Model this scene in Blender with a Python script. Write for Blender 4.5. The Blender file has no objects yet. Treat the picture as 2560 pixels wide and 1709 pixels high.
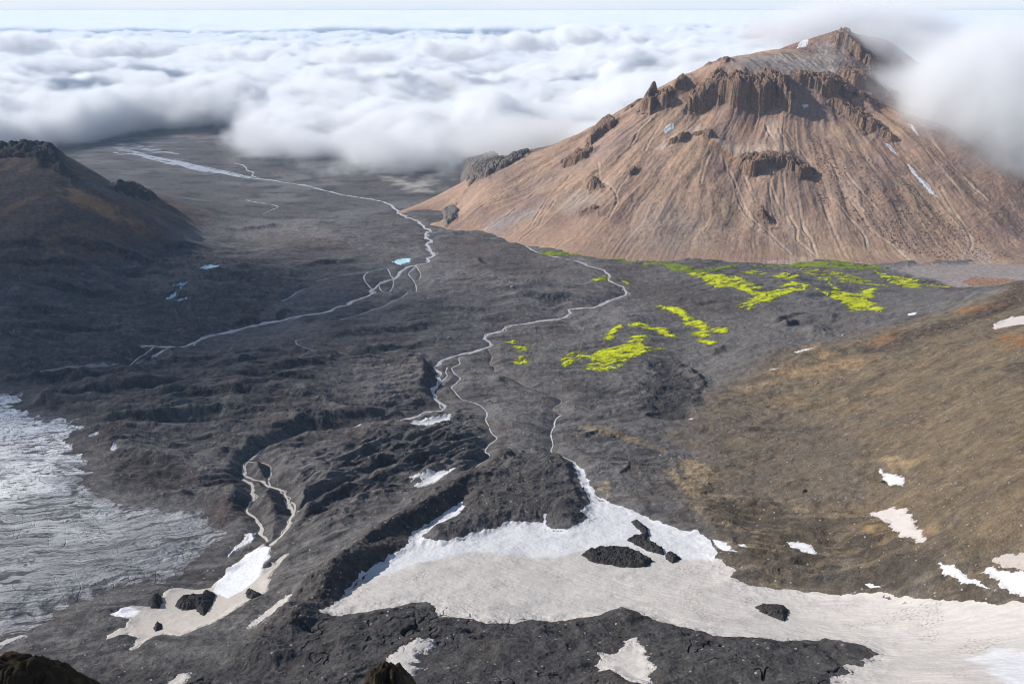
import bpy, math, random, time
import numpy as np
from mathutils import Vector

T0 = time.time()
rng = np.random.default_rng(7)
random.seed(7)
SC = bpy.context.scene
COL = SC.collection

# ------------------------------------------------------------------ camera
CAM_Z, FPX, PITCH = 700.0, 1991.0, math.radians(22.6)
cP, sP = math.cos(PITCH), math.sin(PITCH)
cam = bpy.data.cameras.new('camera')
cam.lens, cam.sensor_width, cam.clip_start, cam.clip_end = 28, 36, 0.5, 400000
camo = bpy.data.objects.new('camera', cam)
COL.objects.link(camo)
camo.location = (0, 0, CAM_Z)
camo.rotation_euler = (math.pi / 2 - PITCH, 0, 0)
SC.camera = camo

# traced survey frames of the photograph -> photo pixels (offset x, y, scale)
FR = {'F': (0, 0, 1.08982), 'A': (0, 0, .38314), 'B': (850, 0, .38314), 'C': (1660, 0, .38314),
      'D': (0, 500, .38314), 'E': (850, 500, .38314), 'G': (1660, 500, .38314),
      'H': (0, 1000, .45226), 'I': (850, 1000, .45226), 'J': (1660, 1000, .45226)}


def px(fr, pts):
    ox, oy, s = FR[fr]
    return [(ox + a * s, oy + b * s) for a, b in pts]


def P(*segs):
    """P('F', [(..)], 'J', [(..)]) -> photo pixels"""
    out = []
    for i in range(0, len(segs), 2):
        out += px(segs[i], segs[i + 1])
    return out


def ray(u, v):
    cx, cy = (u - 1280) / FPX, -(v - 854.5) / FPX
    return np.array([cx, cP + cy * sP, -sP + cy * cP])


# ------------------------------------------------------------------ noise
def _h(ix, iy, seed):
    h = (ix.astype(np.uint32) * np.uint32(374761393) + iy.astype(np.uint32) * np.uint32(668265263) + np.uint32((seed * 974711 + 12345) & 0xffffffff))
    h = (h ^ (h >> np.uint32(13))) * np.uint32(1274126177)
    return h ^ (h >> np.uint32(16))


_GA = np.linspace(0, 2 * np.pi, 256, endpoint=False)
_GX, _GY = np.cos(_GA).astype(np.float32), np.sin(_GA).astype(np.float32)


def perlin(x, y, seed=0):
    x0, y0 = np.floor(x), np.floor(y)
    fx, fy = (x - x0).astype(np.float32), (y - y0).astype(np.float32)
    ix, iy = x0.astype(np.int32), y0.astype(np.int32)
    ux = fx * fx * fx * (fx * (fx * 6 - 15) + 10)
    uy = fy * fy * fy * (fy * (fy * 6 - 15) + 10)

    def g(dx, dy):
        k = (_h(ix + dx, iy + dy, seed) & np.uint32(255)).astype(np.int32)
        return _GX[k] * (fx - dx) + _GY[k] * (fy - dy)
    a = g(0, 0); b = g(1, 0)
    a = a + (b - a) * ux
    c = g(0, 1); d = g(1, 1)
    c = c + (d - c) * ux
    return (a + (c - a) * uy) * 1.45


def fbm(x, y, o=5, seed=0, gain=.5):
    s, a = 0, 1.0
    for i in range(o):
        s = s + a * perlin(x, y, seed + i * 17)
        x, y, a = x * 2.03 + 13.7, y * 2.03 + 7.1, a * gain
    return s


def ridged(x, y, o=5, seed=0, gain=.5):
    s, a = 0, 1.0
    for i in range(o):
        s = s + a * (1 - 2 * np.abs(perlin(x, y, seed + i * 17)))
        x, y, a = x * 2.03 + 13.7, y * 2.03 + 7.1, a * gain
    return s


def ss(a, b, x):
    t = np.clip((x - a) / (b - a), 0, 1)
    return t * t * (3 - 2 * t)


# ------------------------------------------------------------------ base shape: scattered heights -> smooth surface
class Surf:
    def __init__(self, pts, c, lam=1e-3):
        p = np.array(pts, float)
        self.x, self.y, z = p[:, 0], p[:, 1], p[:, 2]
        self.c2 = c * c
        self.m = z.mean()
        d = np.sqrt((self.x[:, None] - self.x) ** 2 + (self.y[:, None] - self.y) ** 2 + self.c2) / 1000
        n = len(z)
        self.w = np.linalg.solve(d - lam * np.eye(n), z - self.m)

    def __call__(self, x, y):
        sh = np.shape(x)
        x, y = np.ravel(x), np.ravel(y)
        out = np.full(x.shape, self.m)
        for a, b, w in zip(self.x, self.y, self.w):
            out += w * np.sqrt((x - a) ** 2 + (y - b) ** 2 + self.c2) / 1000
        return out.reshape(sh)


def at_z(fr, u, v, z):
    (u, v), = px(fr, [(u, v)])
    d = ray(u, v)
    t = (z - CAM_Z) / d[2]
    return (d[0] * t, d[1] * t, z)


VAL = [at_z('F', *q) for q in [
    (250, 330, -65), (420, 322, -66), (560, 390, -60), (830, 450, -50), (900, 410, -55), (960, 425, -50),
    (880, 462, -45), (980, 530, -28), (990, 590, -18), (650, 480, -40), (500, 520, -22), (750, 560, -15), (860, 620, -8),
    (600, 640, 5), (480, 620, 18), (430, 690, 27), (700, 690, 8), (350, 800, 32), (520, 760, 18), (840, 680, 0),
    (1080, 540, -25), (1200, 565, -15), (1300, 590, -8), (1440, 600, -5), (1640, 610, 0), (1800, 612, 5), (2000, 617, 12),
    (2150, 622, 18), (2340, 618, 26), (2200, 650, 20), (1400, 670, 0), (1440, 680, 0), (1300, 715, 6), (1100, 620, 8),
    (1000, 680, 10), (1180, 745, 12), (1110, 780, 15), (1000, 830, 25), (1000, 900, 35), (1020, 935, 40), (850, 760, 14),
    (700, 830, 25), (800, 900, 42), (600, 870, 45), (1250, 680, 14), (1400, 760, 16), (1500, 700, 10), (1560, 750, 14),
    (1620, 780, 18), (1400, 830, 25), (1300, 830, 25), (1180, 820, 22), (1250, 900, 34), (1280, 950, 45), (1265, 1040, 62),
    (1500, 880, 42), (1600, 850, 35), (1600, 960, 50), (1700, 700, 22), (1800, 720, 30), (1900, 700, 26), (2000, 710, 30),
    (2100, 685, 25), (1700, 800, 45), (1800, 800, 60), (1900, 780, 72), (2000, 768, 90), (2100, 745, 110), (2200, 715, 135),
    (2349, 652, 185), (1900, 900, 98), (2100, 850, 155), (2349, 800, 240), (2349, 950, 290), (2100, 1000, 200), (1900, 1000, 135),
    (1750, 1000, 90), (2000, 1150, 190), (2200, 1150, 255), (2349, 1150, 315), (2349, 1300, 290), (2349, 1400, 280),
    (2000, 1330, 195), (1850, 1335, 172), (2349, 1560, 330), (1700, 1500, 232), (1500, 1480, 212), (1300, 1500, 203),
    (1100, 1480, 200), (900, 1500, 198), (600, 1560, 196), (300, 1560, 170), (0, 1560, 152), (1300, 1568, 232), (1900, 1500, 240),
    (2000, 1568, 285), (1000, 1350, 150), (1300, 1300, 135), (1500, 1300, 140), (1700, 1350, 162), (2000, 1420, 212),
    (2200, 1450, 250), (800, 1390, 155), (1350, 1150, 112), (1330, 1080, 88), (1600, 1250, 138), (1700, 1450, 203),
    (1300, 1400, 165), (1700, 1200, 132), (1600, 1100, 98), (1450, 1080, 80), (1450, 1000, 62), (1150, 1000, 58),
    (1100, 1150, 104), (1250, 1120, 94), (950, 1120, 84), (850, 1180, 98), (700, 1010, 50), (560, 1080, 62), (620, 1240, 78),
    (560, 1330, 95), (700, 1250, 96), (450, 1400, 115), (640, 1400, 142), (400, 950, 50), (300, 870, 42), (200, 850, 42),
    (50, 920, 55), (100, 1050, 80), (0, 1200, 115), (200, 1200, 95), (400, 1200, 80), (200, 1400, 125), (0, 1450, 140),
    (0, 347, 300), (120, 352, 292), (160, 398, 250), (230, 440, 200), (300, 490, 140), (340, 442, 60), (420, 478, 25),
    (480, 492, -5), (0, 450, 232), (0, 560, 150), (0, 650, 95), (0, 760, 60), (0, 850, 52), (150, 480, 195), (200, 560, 115),
    (300, 540, 88), (100, 600, 108), (300, 620, 48), (420, 540, 22), (200, 740, 42), (-150, 700, 100), (-150, 345, 310)]]
VAL += [(-1750, 3300, 20), (-1250, 3300, -30), (-900, 3500, -50), (-6000, 6000, -70), (0, 8000, -75), (6000, 8000, -75), (-3200, 2200, 180), (-3000, 0, 330),
        (3000, 800, 420), (3000, 2600, 40), (4500, 4500, 0), (0, 5200, -70), (1500, 3300, 0), (2500, 3300, 10), (-2000, 800, 190),
        (1300, -300, 520), (-900, -300, 330), (0, 16000, -80), (16000, 12000, -80), (-16000, 12000, -80), (-3500, 4500, -65),
        (1500, 1400, 235), (1650, 1900, 60), (2200, 1500, 200)]
val0 = Surf(VAL, 90, 4e-3)


def valley(x, y):
    z = val0(x, y)
    z = np.maximum(z, -85)
    # the ridge the photographer stands on
    r = np.sqrt((y + 6) ** 2 + (.8 * x) ** 2 + 4)
    c = 698.5 - 1.62 * r
    k = 14.0
    m = np.maximum(z, c)
    return m + k * np.log1p(np.exp(-np.abs(z - c) / k)) * .7 * (c > -200)


def face(u, v, vb, s, zb=0.0):
    """point on a slope of gradient s that leaves the valley floor at photo height vb in this column"""
    (a, b), = px('F', [(u, vb)])
    d0 = ray(a, b)
    t = (zb - CAM_Z) / d0[2]
    r0 = t * math.hypot(d0[0], d0[1])
    (a, b), = px('F', [(u, v)])
    d = ray(a, b)
    h = math.hypot(d[0], d[1])
    t = (zb - CAM_Z - s * r0) / (d[2] - s * h)
    return (d[0] * t, d[1] * t, CAM_Z + d[2] * t)


def at_y(u, v, y):
    (u, v), = px('F', [(u, v)])
    d = ray(u, v)
    t = y / d[1]
    return (d[0] * t, y, CAM_Z + d[2] * t)


MNT = []
BASE = [(930, 488, -38), (985, 514, -30), (1080, 532, -24), (1200, 560, -15), (1290, 582, -8), (1440, 592, -4), (1600, 600, 0), (1800, 604, 5),
        (1950, 607, 10), (2080, 611, 14), (2150, 612, 17), (2349, 606, 25), (2600, 600, 30)]
for u, v, z in BASE:
    b = at_z('F', u, v, z)
    MNT.append(b)
    h = math.hypot(b[0], b[1])
    MNT.append((b[0] - b[0] / h * 120, b[1] - b[1] / h * 120, b[2] - 45))
MNT += [(-300, 3000, -110), (-500, 3400, -120), (-200, 3900, -110)]
for u, vb, s, vs in [(1100, 536, .27, (500, 450)), (1200, 560, .30, (500, 430)), (1300, 583, .36, (520, 450, 390)),
                     (1400, 589, .43, (540, 470, 400, 340)), (1500, 595, .50, (540, 460, 380, 310)),
                     (1620, 601, .54, (550, 470, 390, 310, 250)), (1750, 603, .565, (550, 470, 400, 330, 265)),
                     (1900, 606, .57, (550, 470, 400, 330, 280)), (2020, 610, .56, (550, 470, 390, 320)),
                     (2150, 611, .55, (550, 470, 390, 300)), (2349, 607, .53, (540, 470, 400, 330)), (2600, 602, .52, (540, 470, 400))]:
    for v in vs:
        MNT.append(face(u, v, vb, s, 0 if u > 1350 else -12))
MNT += [at_y(*q) for q in [
    (1100, 402, 3180), (1200, 352, 3250), (1290, 330, 3250), (1360, 302, 3170), (1420, 272, 3120), (1490, 240, 3080), (1560, 190, 3080),
    (1600, 172, 3110), (1640, 176, 3040), (1700, 176, 3000), (1780, 184, 2985), (1880, 190, 3000), (1960, 208, 3030), (2050, 250, 2980),
    (1650, 142, 3230), (1720, 128, 3270), (1790, 121, 3290), (1830, 117, 3340), (1870, 98, 3420), (1920, 76, 3480), (1980, 84, 3500),
    (2040, 100, 3480), (2100, 150, 3400), (2160, 205, 3300), (1850, 160, 3150), (1950, 170, 3160), (2030, 185, 3200), (2250, 240, 3200)]]
MNT += [(1200, 4000, 380), (1500, 4000, 380), (800, 3900, 260), (400, 3800, 80), (1000, 4700, 0), (2000, 4200, 250), (2300, 3400, 400), (2900, 3400, 300),
        (3600, 3000, 100), (3000, 4500, 50), (3300, 2600, 0)]
mnt0 = Surf(MNT, 45, 1.5e-3)


def cast(fn, pix, rmin=20, rmax=9000):
    """photo pixels -> points on the ground surface fn"""
    pix = np.array(pix, float)
    cx, cy = (pix[:, 0] - 1280) / FPX, -(pix[:, 1] - 854.5) / FPX
    dx, dy, dz = cx, cP + cy * sP, -sP + cy * cP
    h = np.hypot(dx, dy)
    rr = np.geomspace(rmin, rmax, 260)
    X, Y, Z = dx[:, None] / h[:, None] * rr, dy[:, None] / h[:, None] * rr, CAM_Z + dz[:, None] / h[:, None] * rr
    g = Z - fn(X, Y)
    neg = g < 0
    hit = neg.any(1)
    k = np.where(hit, neg.argmax(1), g.argmin(1))
    lo, hi = rr[np.maximum(k - 1, 0)], rr[k]
    for _ in range(18):
        m = (lo + hi) / 2
        gg = CAM_Z + dz / h * m - fn(dx / h * m, dy / h * m)
        lo, hi = np.where(gg > 0, m, lo), np.where(gg > 0, hi, m)
    r = np.where(hit, hi, rr[k])
    return np.stack([dx / h * r, dy / h * r], 1)


# ------------------------------------------------------------------ polar survey grids
class Grid:
    def __init__(self, az, r):
        self.az, self.r = az, r
        A, R = np.meshgrid(az, r)
        self.X, self.Y = np.sin(A) * R, np.cos(A) * R
        self.Z = None

    def win(self, pts, margin):
        a = np.arctan2(pts[:, 0], pts[:, 1]); r = np.hypot(pts[:, 0], pts[:, 1])
        r0, r1 = r.min() - margin, r.max() + margin
        da = margin / max(r.min(), 1)
        j0, j1 = np.searchsorted(self.az, [a.min() - da, a.max() + da])
        i0, i1 = np.searchsorted(self.r, [r0, r1])
        return slice(max(i0 - 1, 0), min(i1 + 1, len(self.r))), slice(max(j0 - 1, 0), min(j1 + 1, len(self.az)))


def sd_poly(poly, x, y):
    """signed distance, positive inside"""
    d2 = np.full(x.shape, 1e18)
    ins = np.zeros(x.shape, bool)
    n = len(poly)
    for i in range(n):
        ax, ay = poly[i]; bx, by = poly[(i + 1) % n]
        ex, ey = bx - ax, by - ay
        l2 = ex * ex + ey * ey + 1e-12
        t = np.clip(((x - ax) * ex + (y - ay) * ey) / l2, 0, 1)
        d2 = np.minimum(d2, (x - ax - t * ex) ** 2 + (y - ay - t * ey) ** 2)
        c = (ay > y) != (by > y)
        if c.any():
            ins ^= c & (x < ex * (y - ay) / (ey if abs(ey) > 1e-9 else 1e-9) + ax)
    d = np.sqrt(d2)
    return np.where(ins, d, -d)


def sd_line(grid, line, reach, out=None, wid=None):
    """distance to a polyline (minus a half width per point), inf beyond reach"""
    if out is None:
        out = np.full(grid.X.shape, 1e9)
    for i in range(len(line) - 1):
        a, b = line[i], line[i + 1]
        s = grid.win(np.array([a, b]), reach)
        x, y = grid.X[s], grid.Y[s]
        if x.size == 0:
            continue
        e = b - a
        t = np.clip(((x - a[0]) * e[0] + (y - a[1]) * e[1]) / (e @ e + 1e-9), 0, 1)
        d = np.hypot(x - a[0] - t * e[0], y - a[1] - t * e[1])
        if wid is not None:
            d = d - (wid[i] + (wid[i + 1] - wid[i]) * t)
        out[s] = np.minimum(out[s], d)
    return out


def wiggle(line, step, amp, seed):
    """resample a polyline and add small natural meanders"""
    line = np.asarray(line)
    seg = np.hypot(*np.diff(line, axis=0).T)
    s = np.concatenate([[0], np.cumsum(seg)])
    n = max(3, int(s[-1] / step))
    q = np.linspace(0, s[-1], n)
    x, y = np.interp(q, s, line[:, 0]), np.interp(q, s, line[:, 1])
    k = np.ones(3) / 3
    if n > 8:
        xs, ys = np.convolve(np.pad(x, 1, 'edge'), k, 'valid'), np.convolve(np.pad(y, 1, 'edge'), k, 'valid')
        xs[0], xs[-1], ys[0], ys[-1] = x[0], x[-1], y[0], y[-1]
        x, y = xs, ys
    dx, dy = np.gradient(x), np.gradient(y)
    l = np.hypot(dx, dy) + 1e-9
    f = amp * fbm(q / (step * 5), q * 0 + seed * 3.1, 3, seed)
    return np.stack([x - dy / l * f, y + dx / l * f], 1), q


# valley grid: rows even in viewing angle, so that near and far ground are equally fine
AZ_N, TH_N = 1680, 1520
az = np.linspace(math.radians(-46), math.radians(46), AZ_N)
th = np.linspace(math.radians(60), math.radians(3.6), TH_N)
r_far = (CAM_Z - 40) / np.tan(th)
r = np.concatenate([np.geomspace(3, r_far[0] * .995, 90), r_far, np.geomspace(r_far[-1] * 1.02, 20000, 14)])
GV = Grid(az, r)
GV.Z = valley(GV.X, GV.Y)
GM = Grid(np.linspace(math.radians(-9), math.radians(46), 1150), np.concatenate([np.linspace(2050, 3600, 900), np.geomspace(3603, 4800, 60)]))
GM.Z = mnt0(GM.X, GM.Y)
print('grids', time.time() - T0)

V = lambda *s: cast(valley, P(*s))
M = lambda *s: cast(mnt0, P(*s))


def wt(grid, poly, feather, nz=0, sc=60, seed=3):
    """soft weight 0..1 of a traced ground region on a grid"""
    s = grid.win(poly, feather * 2 + nz)
    out = np.zeros(grid.X.shape, np.float32)
    x, y = grid.X[s], grid.Y[s]
    if x.size:
        d = sd_poly(poly, x, y)
        if nz:
            d = d + nz * fbm(x / sc, y / sc, 4, seed)
        out[s] = ss(-feather, feather, d)
    return out


# ------------------------------------------------------------------ traced regions
SNOWFIELD = P('F', [(735, 1410), (790, 1355), (830, 1315), (870, 1290), (930, 1255), (945, 1225), (965, 1210), (1010, 1185), (1055, 1155), (1068, 1165), (1040, 1195), (1000, 1205), (970, 1225), (975, 1240), (1010, 1245), (1060, 1235), (1120, 1215), (1170, 1200), (1245, 1195), (1250, 1185), (1255, 1205), (1270, 1212), (1300, 1215), (1340, 1195), (1352, 1185), (1330, 1180), (1345, 1165), (1355, 1150), (1340, 1125), (1330, 1100), (1315, 1075), (1315, 1060), (1335, 1075), (1350, 1100), (1365, 1130), (1400, 1150), (1450, 1170), (1500, 1190), (1560, 1215), (1600, 1225)],
              'J', [(160, 730), (240, 765), (300, 850), (280, 880), (330, 900), (400, 940), (370, 985), (480, 1015), (600, 1030), (700, 1030), (800, 1050), (960, 1065), (1130, 1060), (1250, 1060), (1350, 1080), (1500, 1090), (1700, 1095), (1990, 1110), (2300, 1120), (2300, 1800), (800, 1800), (930, 1540), (1020, 1500), (985, 1460), (1100, 1465), (1110, 1420), (1185, 1390), (1100, 1350), (1000, 1335), (900, 1315), (780, 1315), (650, 1325), (480, 1320), (340, 1310), (220, 1290), (120, 1265)],
              'I', [(1830, 1250), (1740, 1220), (1640, 1165), (1550, 1140), (1480, 1165), (1440, 1185), (1280, 1190), (1180, 1195), (1060, 1185), (960, 1210), (870, 1205), (810, 1215), (740, 1190), (630, 1180), (540, 1180), (525, 1120), (480, 1090), (400, 1095), (300, 1120), (150, 1150), (0, 1180)])
WHITE = P('I', [(-300, 1150), (100, 985), (260, 950), (420, 890), (600, 850), (760, 830), (900, 840), (1100, 860), (1250, 870), (1350, 840), (1500, 810), (1590, 790), (1700, 850), (1880, 870), (1990, 870)], 'J', [(290, 880), (500, 600), (0, 400)], 'I', [(1300, 200), (400, 500), (-400, 900)])
WHITE2 = P('J', [(1690, 1410), (1830, 1370), (2300, 1390), (2300, 1800), (1950, 1620)])
# label, polygon, kind of snow ('w' white, 'd' dirty, 'b' blue ice, 'g' grey ice), ground grid
SNOW = [
    ('dirty cream snow patch holding a white tongue below the glacier streams', P('H', [(620, 1200), (700, 1165), (860, 1150), (900, 1070), (1000, 1055), (1160, 1040), (1190, 1010), (1270, 950), (1330, 900), (1360, 850), (1420, 820), (1470, 800), (1500, 830), (1490, 880), (1450, 960), (1500, 940), (1570, 880), (1600, 850), (1550, 930), (1480, 1000), (1495, 1070), (1420, 1110), (1310, 1170), (1260, 1210), (1180, 1250), (1060, 1290), (1000, 1320), (900, 1310), (840, 1340), (740, 1395), (760, 1340), (700, 1310), (590, 1345), (600, 1310), (700, 1270), (720, 1225)]), 'm', 'V'),
    ('narrow white snow patch beside the glacier, above the white tongue', P('H', [(1360, 755), (1415, 740), (1410, 785), (1360, 815), (1300, 845), (1255, 875), (1290, 830), (1340, 790)]), 'w', 'V'),
    ('slanting cream snow strip along the foot of the dark moraine ridge', P('H', [(1360, 1270), (1420, 1220), (1500, 1150), (1620, 1085), (1600, 1130), (1540, 1180), (1460, 1230), (1400, 1265)]), 'd', 'V'),
    ('hook-shaped dirty snow patch on the near black slope', P('I', [(250, 1450), (280, 1410), (340, 1370), (420, 1330), (520, 1315), (530, 1350), (480, 1385), (430, 1390), (430, 1440), (390, 1455), (450, 1475), (420, 1510), (370, 1540), (340, 1560), (300, 1500)]), 'd', 'V'),
    ('ragged triangular dirty snow patch among cracks of the near black slope', P('I', [(1420, 1480), (1450, 1420), (1540, 1410), (1590, 1345), (1640, 1340), (1680, 1390), (1710, 1470), (1750, 1500), (1720, 1530), (1740, 1600), (1600, 1600), (1540, 1560), (1490, 1510), (1440, 1520)]), 'd', 'V'),
    ('small pale snow scrap cut by the lower edge, beside the hooked patch', P('H', [(900, 1590), (1000, 1520), (1060, 1505), (1055, 1540), (1000, 1590)]), 'd', 'V'),
    ('long thin white snow patch under the stream bend in mid valley', P('I', [(350, 155), (440, 130), (540, 115), (620, 95), (610, 125), (540, 145), (470, 155), (420, 160)]), 'w', 'V'),
    ('thin white snow line at the head of the braided stream', P('H', [(1850, 178), (1900, 162), (1990, 155), (2060, 150), (1990, 168), (1900, 178)]), 'w', 'V'),
    ('forked white snow patch tucked under the moraine ridge', P('I', [(390, 445), (480, 430), (560, 415), (660, 400), (590, 440), (530, 470), (480, 475), (430, 503), (420, 480), (465, 455), (440, 450), (400, 460)]), 'w', 'V'),
    ('small white snow patch with a curled tail on the brown hillside', P('J', [(1190, 390), (1210, 390), (1215, 405), (1250, 405), (1310, 415), (1332, 440), (1315, 480), (1290, 470), (1250, 480), (1230, 455), (1210, 445), (1215, 425), (1190, 410)]), 'w', 'V'),
    ('large fan-shaped pinkish white snow patch on the brown hillside', P('J', [(1145, 625), (1200, 605), (1280, 595), (1330, 615), (1385, 660), (1390, 690), (1430, 740), (1435, 800), (1370, 790), (1310, 755), (1250, 710), (1190, 660)]), 'p', 'V'),
    ('oval white snow patch in the dark streaked rocks above the snowfield', P('J', [(680, 800), (740, 795), (810, 810), (855, 850), (830, 860), (770, 850), (700, 825)]), 'w', 'V'),
    ('wedge of white snow in streaked rocks close to the pale gravelly snow', P('J', [(1505, 930), (1550, 935), (1620, 960), (1670, 990), (1800, 1050), (1650, 1020), (1530, 985)]), 'w', 'V'),
    ('broad pale snow bank running out of frame above the snowfield', P('J', [(1750, 960), (1800, 935), (1870, 945), (2200, 960), (2200, 1095), (1990, 1085), (1890, 1055), (1820, 1000)]), 'w', 'V'),
    ('flat pinkish gravel-covered snow at the foot of the brown hillside', P('J', [(1815, 880), (1880, 862), (2200, 850), (2200, 925), (1870, 935)]), 'q', 'V'),
    ('sliver of snow in the streaked rocks just above the snowfield edge', P('J', [(1105, 1015), (1140, 1008), (1205, 1035), (1150, 1035)]), 'w', 'V'),
    ('thin snow finger beside the upper corner of the snowfield', P('J', [(265, 780), (320, 795), (405, 868), (350, 855), (300, 825)]), 'w', 'V'),
    ('tiny snow scrap next to the thin snow finger', P('J', [(405, 818), (440, 818), (460, 840), (420, 835)]), 'w', 'V'),
    ('short white snow dash on the grey slope below the round mounds', P('G', [(850, 1006), (900, 988), (980, 970), (935, 995), (870, 1012)]), 'w', 'V'),
    ('faint thin snow dash in the ochre streaks of the hillside', P('G', [(660, 1134), (700, 1116), (750, 1107), (705, 1128)]), 'w', 'V'),
    ('pale snow patch at the frame edge high on the brown hillside', P('G', [(2120, 855), (2200, 800), (2500, 740), (2500, 800), (2250, 840), (2160, 862)]), 'p', 'V'),
    ('small pale snow scrap on the hillside below the bright moss', P('G', [(1590, 745), (1650, 734), (1650, 750), (1600, 758)]), 'w', 'V'),
    ('tiny white snow speck beside the dark gully', P('G', [(155, 1447), (190, 1434), (185, 1452)]), 'w', 'V'),
    ('small leaf-shaped snow patch under the rock spire', P('B', [(2112, 872), (2130, 840), (2180, 810), (2184, 845), (2120, 890)]), 'w', 'M'),
    ('upper thin snow streak on the mountain flank below the fog', P('C', [(1600, 820), (1632, 845), (1663, 908), (1628, 882)]), 'w', 'M'),
    ('middle snow streak at the foot of the dark crag', P('C', [(1443, 935), (1482, 948), (1532, 1014), (1480, 984)]), 'w', 'M'),
    ('longest snow streak running down the mountain gully', P('C', [(1578, 1066), (1622, 1108), (1668, 1163), (1724, 1208), (1798, 1304), (1738, 1268), (1676, 1203), (1616, 1142)]), 'w', 'M'),
    ('snow patch beside the summit in thin cloud', P('C', [(862, 328), (900, 278), (944, 272), (932, 304)]), 'w', 'M'),
    ('tiny snow fleck in the shaded bowl below the cliff band', P('C', [(900, 684), (942, 668), (944, 684), (915, 700)]), 'w', 'M'),
    ('bright pale blue ice patch on the shaded debris slope', P('D', [(1305, 470), (1360, 438), (1432, 434), (1422, 462), (1360, 474)]), 'b', 'V'),
    ('pale blue ice patch above the braided river', P('E', [(345, 410), (400, 388), (462, 383), (457, 412), (395, 425)]), 'b', 'V'),
    ('upper slanting blue ice strip on the shaded debris', P('D', [(1138, 592), (1180, 570), (1223, 565), (1187, 590)]), 'b', 'V'),
    ('tiny blue ice chip between two slanting ice strips', P('D', [(1155, 606), (1188, 595), (1184, 618), (1165, 616)]), 'b', 'V'),
    ('lower slanting blue ice strip on the shaded debris', P('D', [(1070, 663), (1152, 634), (1155, 644), (1110, 667)]), 'b', 'V'),
    ('faint blue ice line just below the slanting strips', P('D', [(1142, 673), (1222, 657), (1224, 665), (1190, 678)]), 'b', 'V'),
    ('small white snow sliver on the edge of the glacier snout', P('H', [(493, 222), (550, 193), (550, 215), (510, 230)]), 'w', 'V'),
    ('small oval snow dot on black debris beside the glacier', P('H', [(612, 287), (640, 263), (654, 285), (630, 300)]), 'w', 'V'),
    ('tiny snow fleck on the dark ridges above the glacier', P('D', [(1115, 1240), (1158, 1233), (1135, 1248)]), 'w', 'V'),
    ('long dull grey ice strip under dark debris', P('D', [(250, 1132), (330, 1108), (500, 1096), (650, 1098), (842, 1100), (700, 1117), (560, 1128), (400, 1143)]), 'g', 'V'),
    ('dull grey ice sliver at the left end of the debris slope', P('D', [(-60, 905), (100, 896), (122, 905), (0, 918), (-60, 920)]), 'g', 'V'),
    ('dirty snow strip at the lower left edge of the glacier', P('H', [(-80, 1365), (140, 1298), (152, 1315), (0, 1378), (-80, 1400)]), 'd', 'V'),
]
GLACIER = P('F', [(0, 893), (60, 897), (80, 905), (60, 925), (90, 945), (205, 960), (215, 985), (180, 1005), (200, 1030), (245, 1050), (225, 1090), (240, 1120), (300, 1140), (380, 1150), (470, 1160), (490, 1175), (520, 1195), (560, 1190), (540, 1225), (520, 1260), (480, 1300), (420, 1340), (330, 1360), (230, 1390), (120, 1440), (0, 1490), (-220, 1540), (-220, 870)])
# label, polygon, height
ISLES = [
    ('long oval black rock island in the snowfield', P('I', [(1330, 855), (1380, 825), (1480, 812), (1600, 820), (1700, 860), (1730, 885), (1690, 925), (1600, 925), (1480, 905), (1390, 890)]), 7),
    ('hooked black rock island in the white snow', P('I', [(1600, 665), (1640, 660), (1700, 700), (1710, 745), (1700, 770), (1790, 820), (1800, 860), (1720, 840), (1640, 800), (1580, 775), (1620, 750), (1665, 742), (1655, 715)]), 6),
    ('small black rock at the tail of the hooked island', P('I', [(1797, 838), (1840, 830), (1885, 870), (1840, 895), (1802, 875)]), 5),
    ('lone black rock island in the dirty lower snowfield', P('J', [(500, 1140), (540, 1128), (660, 1130), (690, 1150), (670, 1215), (620, 1195), (540, 1175)]), 5),
    ('rounded black rock at the left of the cream snow patch', P('H', [(830, 1140), (850, 1100), (890, 1095), (910, 1130), (880, 1165), (840, 1165)]), 7),
    ('broad split black rock below the white snow tongue', P('H', [(970, 1150), (1000, 1110), (1080, 1095), (1110, 1100), (1150, 1065), (1195, 1090), (1170, 1150), (1130, 1210), (1080, 1170), (1010, 1175)]), 8),
    ('small black rock low in the cream snow patch', P('H', [(850, 1270), (870, 1240), (900, 1250), (895, 1280), (860, 1290)]), 5),
    ('small black rock beside the lower end of the white tongue', P('H', [(1355, 1085), (1390, 1068), (1440, 1085), (1445, 1115), (1400, 1130), (1375, 1110)]), 6),
]
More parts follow.
